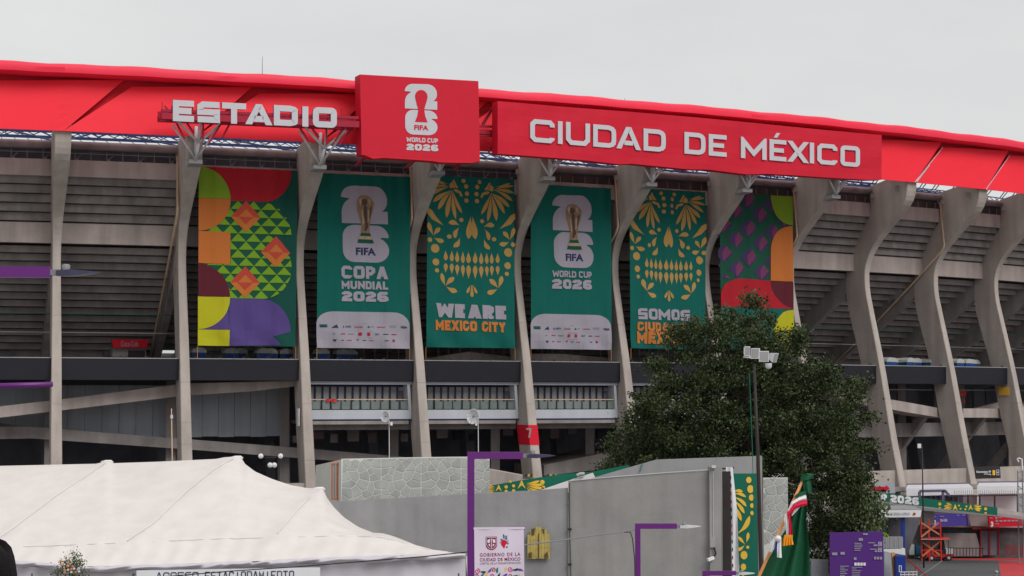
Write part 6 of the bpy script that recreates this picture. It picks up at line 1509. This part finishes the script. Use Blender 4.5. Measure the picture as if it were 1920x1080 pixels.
# red utility cart
s_local[0] = True
def wheel(par, x, y, r, m='black_steel'):
    w = MB().lathe((x, y - .1, r), (0, 1, 0), [(0, r * .7), (.01, r), (.19, r), (.2, r * .7)], 16).build('wheel', m, par); MB().lathe((x, y - .13, r), (0, 1, 0), [(0, 0), (.01, r * .45), (.04, r * .5)], 12).build('hub', 'white_steel', w)
g = ground_hit(1757, 1051)
ct = thing('utility_cart', 'red utility cart with a red canopy parked behind the scissor lift', 'cart', (g.x, g.y, 0), None, .2)
MB().bb((-1.25, -.6, .35), (1.25, .6, .6)).build('chassis', 'safety_red', ct); MB().hexa([(-1.3, -.6, .6), (-.5, -.6, .6), (-.5, .6, .6), (-1.3, .6, .6), (-1.2, -.55, 1.0), (-.6, -.55, 1.15), (-.6, .55, 1.15), (-1.2, .55, 1.0)]).build('nose', 'safety_red', ct)
MB().bb((-.1, -.5, .6), (.5, .5, .95)).build('seat', 'black_steel', ct); MB().bb((.4, -.5, .95), (.55, .5, 1.3)).build('backrest', 'black_steel', ct); MB().bb((.6, -.6, .6), (1.3, .6, 1.05)).build('cargo_box', 'white_steel', ct)
MB().hexa([(-.9, -.7, 1.85), (.95, -.7, 1.85), (.95, .7, 1.85), (-.9, .7, 1.85), (-.8, -.6, 2.0), (.85, -.6, 2.0), (.85, .6, 2.0), (-.8, .6, 2.0)]).build('canopy', 'safety_red', ct)
for x in (-.8, .8):
    for y in (-.6, .6): MB().bar((x, y, .6), (x, y, 1.87), .05).build('canopy_post', 'black_steel', ct); wheel(ct, x, y, .27)
g = ground_hit(1712, 1049)
bc = thing('bin_cart', 'trolley loaded with blue bins and white boxes left of the red cart', 'trolley', (g.x, g.y + 1, 0), None, .1)
MB().bb((-.9, -.4, .25), (.9, .4, .35)).build('deck', 'black_steel', bc)
for i, x in enumerate((-.6, 0.0, .6)): MB().bb((x - .24, -.35, .36), (x + .24, .35, 1.15 + .1 * (i % 2))).build('bin', 'toilet_blue' if i != 1 else 'toilet_white', bc)
MB().bar((-.9, 0, .35), (-1.0, 0, 1.3), .05).build('handle', 'grey_steel', bc); wheel(bc, -.6, -.4, .14); wheel(bc, .6, -.4, .14)
g = ground_hit(1881, 1044)
gn = thing('generator', 'white wheeled generator box before the dark stone wall', 'generator', (g.x, g.y, 0), None, .15)
MB().bb((-.62, -.4, .15), (.62, .4, .85)).build('housing', 'toilet_white', gn); MB().bb((-.6, -.415, .25), (-.1, -.402, .75)).build('grille', 'grey_steel', gn); MB().bb((.1, -.42, .4), (.4, -.402, .7)).build('control_panel', 'panel_bluegrey', gn); wheel(gn, -.4, -.4, .15); wheel(gn, .4, -.4, .15)
MB().bar((.62, 0, .6), (.95, 0, .9), .06).build('handle', 'grey_steel', gn); MB().bb((.7, -.2, .45), (1.0, .2, .9)).build('side_box', 'toilet_white', gn)
for i, (x, lab) in enumerate(((1834, 'left blue plastic crate on the ground by the gate railing'), (1845, 'right blue plastic crate on the ground by the gate railing'))):
    g = ground_hit(x, 1043); cr_ = thing('plastic_crate', lab, 'crate', (g.x, g.y, 0), 'blue crates by the gate'); 
    MB().bb((-.3, -.25, 0), (.3, .25, .05)).build('base', 'toilet_blue', cr_)
    for a_, b_ in (((-.3, -.25, .05), (.3, -.22, .42)), ((-.3, .22, .05), (.3, .25, .42)), ((-.3, -.22, .05), (-.27, .22, .42)), ((.27, -.22, .05), (.3, .22, .42))): MB().bb(a_, b_).build('side', 'toilet_blue', cr_)
# rails and clutter by the kiosk
s_local[0] = False
hr = thing('handrail', 'low red handrail sloping down beside the blue booth', 'handrail', tuple(at(1715, 1060, 146)))
MB().tube([at(1699, 1047, 150), at(1717, 1062, 146), at(1740, 1082, 140)], .05, 6).build('rail', 'safety_red', hr); MB().tube([at(1717, 1062, 146), at(1717, 1078, 146)], .05, 6).build('post', 'safety_red', hr)
MB().tube([at(1722, 1082, 140), at(1752, 1062, 146), at(1766, 1052, 150)], .03, 6).build('lower_rail', 'grey_steel', hr)
wr = thing('crowd_barrier', 'white metal crowd barrier at the lower edge beside the blue booth', 'barrier', tuple(at(1710, 1078, 138)))
for y in (1072, 1077): MB().bar(at(1688, y + .5, 138), at(1720, y, 138), .07).build('rail', 'white_steel', wr)
for x in (1689, 1696, 1704, 1712, 1719): MB().bar(at(x, 1072, 138), at(x, 1098, 138), .05).build('upright', 'white_steel', wr)
s_local[0] = True
for i, (x, y, w, h, m, lab) in enumerate(((1772, 1047, .5, .9, 'panel_bluegrey', 'grey storage box right of the red utility cart'), (1719, 1044, .35, 1.1, 'flat_green', 'green wheeled bin behind the loaded trolley'), (1736, 1044, .4, .8, 'ink_signblue', 'violet box between the trolley and the red cart'))):
    g = ground_hit(x, y); t = thing('storage_box' if i != 1 else 'wheeled_bin', lab, 'box' if i != 1 else 'bin', (g.x, g.y, 0)); MB().bb((-w, -w * .7, .08), (w, w * .7, h)).build('body', m, t); MB().bb((-w - .03, -w * .7 - .03, h), (w + .03, w * .7 + .03, h + .08)).build('lid', 'black_steel', t); MB().bb((-w * .4, -w * .7 - .04, h * .5), (w * .4, -w * .7 - .005, h * .62)).build('handle', 'grey_steel', t)
# people
def person(loc, rz, label, hair='hair', top='cloth_dark', legs='cloth_dark', cap=None):
    t = thing('person', label, 'person', loc, None, rz)
    J = [(0, 0, .98, .15), (0, 0, 1.2, .155), (0, .01, 1.40, .16), (0, .01, 1.50, .07), (0, -.01, 1.56, .06), (0, -.01, 1.64, .095), (0, -.015, 1.70, .10), (0, -.01, 1.76, .065)]
    v = [j[:3] for j in J]; r = [j[3] for j in J]; e = [(i, i + 1) for i in range(len(J) - 1)]
    for s in (-1, 1):
        for chain, root in (([(s * .19, .01, 1.41, .065), (s * .25, .02, 1.13, .05), (s * .24, -.10, .90, .035), (s * .24, -.14, .80, .032)], 2), ([(s * .10, 0, .90, .10), (s * .11, -.01, .50, .065), (s * .11, .02, .10, .045), (s * .12, -.13, .05, .04)], 0)):
            prev = root
            for c in chain: v.append(c[:3]); r.append(c[3]); e.append((prev, len(v) - 1)); prev = len(v) - 1
    me = bpy.data.meshes.new('body'); me.from_pydata(v, e, []); o = bpy.data.objects.new('body', me); COL.objects.link(o); o.parent = t
    o.modifiers.new('skin', 'SKIN'); 
    for i, q in enumerate(me.skin_vertices[0].data): q.radius = (r[i] * (1.15 if i in (0, 1, 2) else 1), r[i] * (.8 if i in (0, 1, 2) else 1)); q.use_root = (i == 0)
    ss = o.modifiers.new('sub', 'SUBSURF'); ss.levels = 2; ss.render_levels = 2
    dg_ = bpy.context.evaluated_depsgraph_get(); dg_.update(); m2_ = bpy.data.meshes.new_from_object(o.evaluated_get(dg_)); o.modifiers.clear(); o.data = m2_
    m2_.materials.clear()
    for mm_ in ('skin', top, legs, 'black_steel'): m2_.materials.append(MATS[mm_])
    for p in m2_.polygons:
        c = p.center; p.use_smooth = True; p.material_index = 3 if c.z < .1 else 2 if c.z < .96 else 1 if (c.z < 1.49 and not (abs(c.x) > .17 and c.z < 1.0)) else 0
    h = MB(); rows = []
    for i in range(13):
        th = math.pi * i / 12 * .72; rows.append([(.108 * math.sin(th) * math.cos(a), .01 + .118 * math.sin(th) * math.sin(a) + .02, 1.70 + .115 * math.cos(th) + (.05 * max(0, -math.sin(a)) if th > 1.1 else 0)) for a in [2 * math.pi * k / 20 for k in range(21)]])
    v_, f_ = grid(rows); h.add(v_, f_); h.build('cap' if cap else 'hair', cap or hair, t, smooth=True)
    for s in (-1, 1): MB().lathe((s * .1, 0, 1.67), (s, 0, 0), [(0, .03), (.015, .028), (.02, 0)], 8).build('ear', 'skin', t, smooth=True); MB().lathe((s * .035, -.098, 1.685), (0, -1, 0), [(0, .012), (.006, .01), (.009, 0)], 8).build('eye', 'black_steel', t)
    MB().add([(0, -.125, 1.655), (-.016, -.095, 1.645), (.016, -.095, 1.645), (0, -.098, 1.695)], [(0, 1, 3), (0, 3, 2), (0, 2, 1)]).build('nose', 'skin', t)
    for s in (-1, 1):   # fingers
        for k in range(4): x = s * .24 + (k - 1.5) * .014; MB().tube([(x, -.145 - .004 * k, .80), (x, -.152, .765 - .004 * abs(k - 1)), (x, -.148, .735 - .006 * abs(k - 1))], [.008, .0075, .006], 6).build('finger', 'skin', t, smooth=True)
        MB().tube([(s * .215, -.15, .83), (s * .205, -.165, .80), (s * .207, -.17, .775)], [.01, .009, .007], 6).build('thumb', 'skin', t, smooth=True)
    return t
p = at(-58, 1106, 4.0); person((p.x, 4.0, p.z - 1.69), math.radians(175), 'person seen from behind, only the dark-haired head showing in the lower left corner')
g = ground_hit(1868, 1072, 1.72); person((g.x, g.y, 0), math.radians(200), 'person in white cap walking on the red paving at the lower right edge', cap='toilet_white', top='toilet_blue')
s_local[0] = False
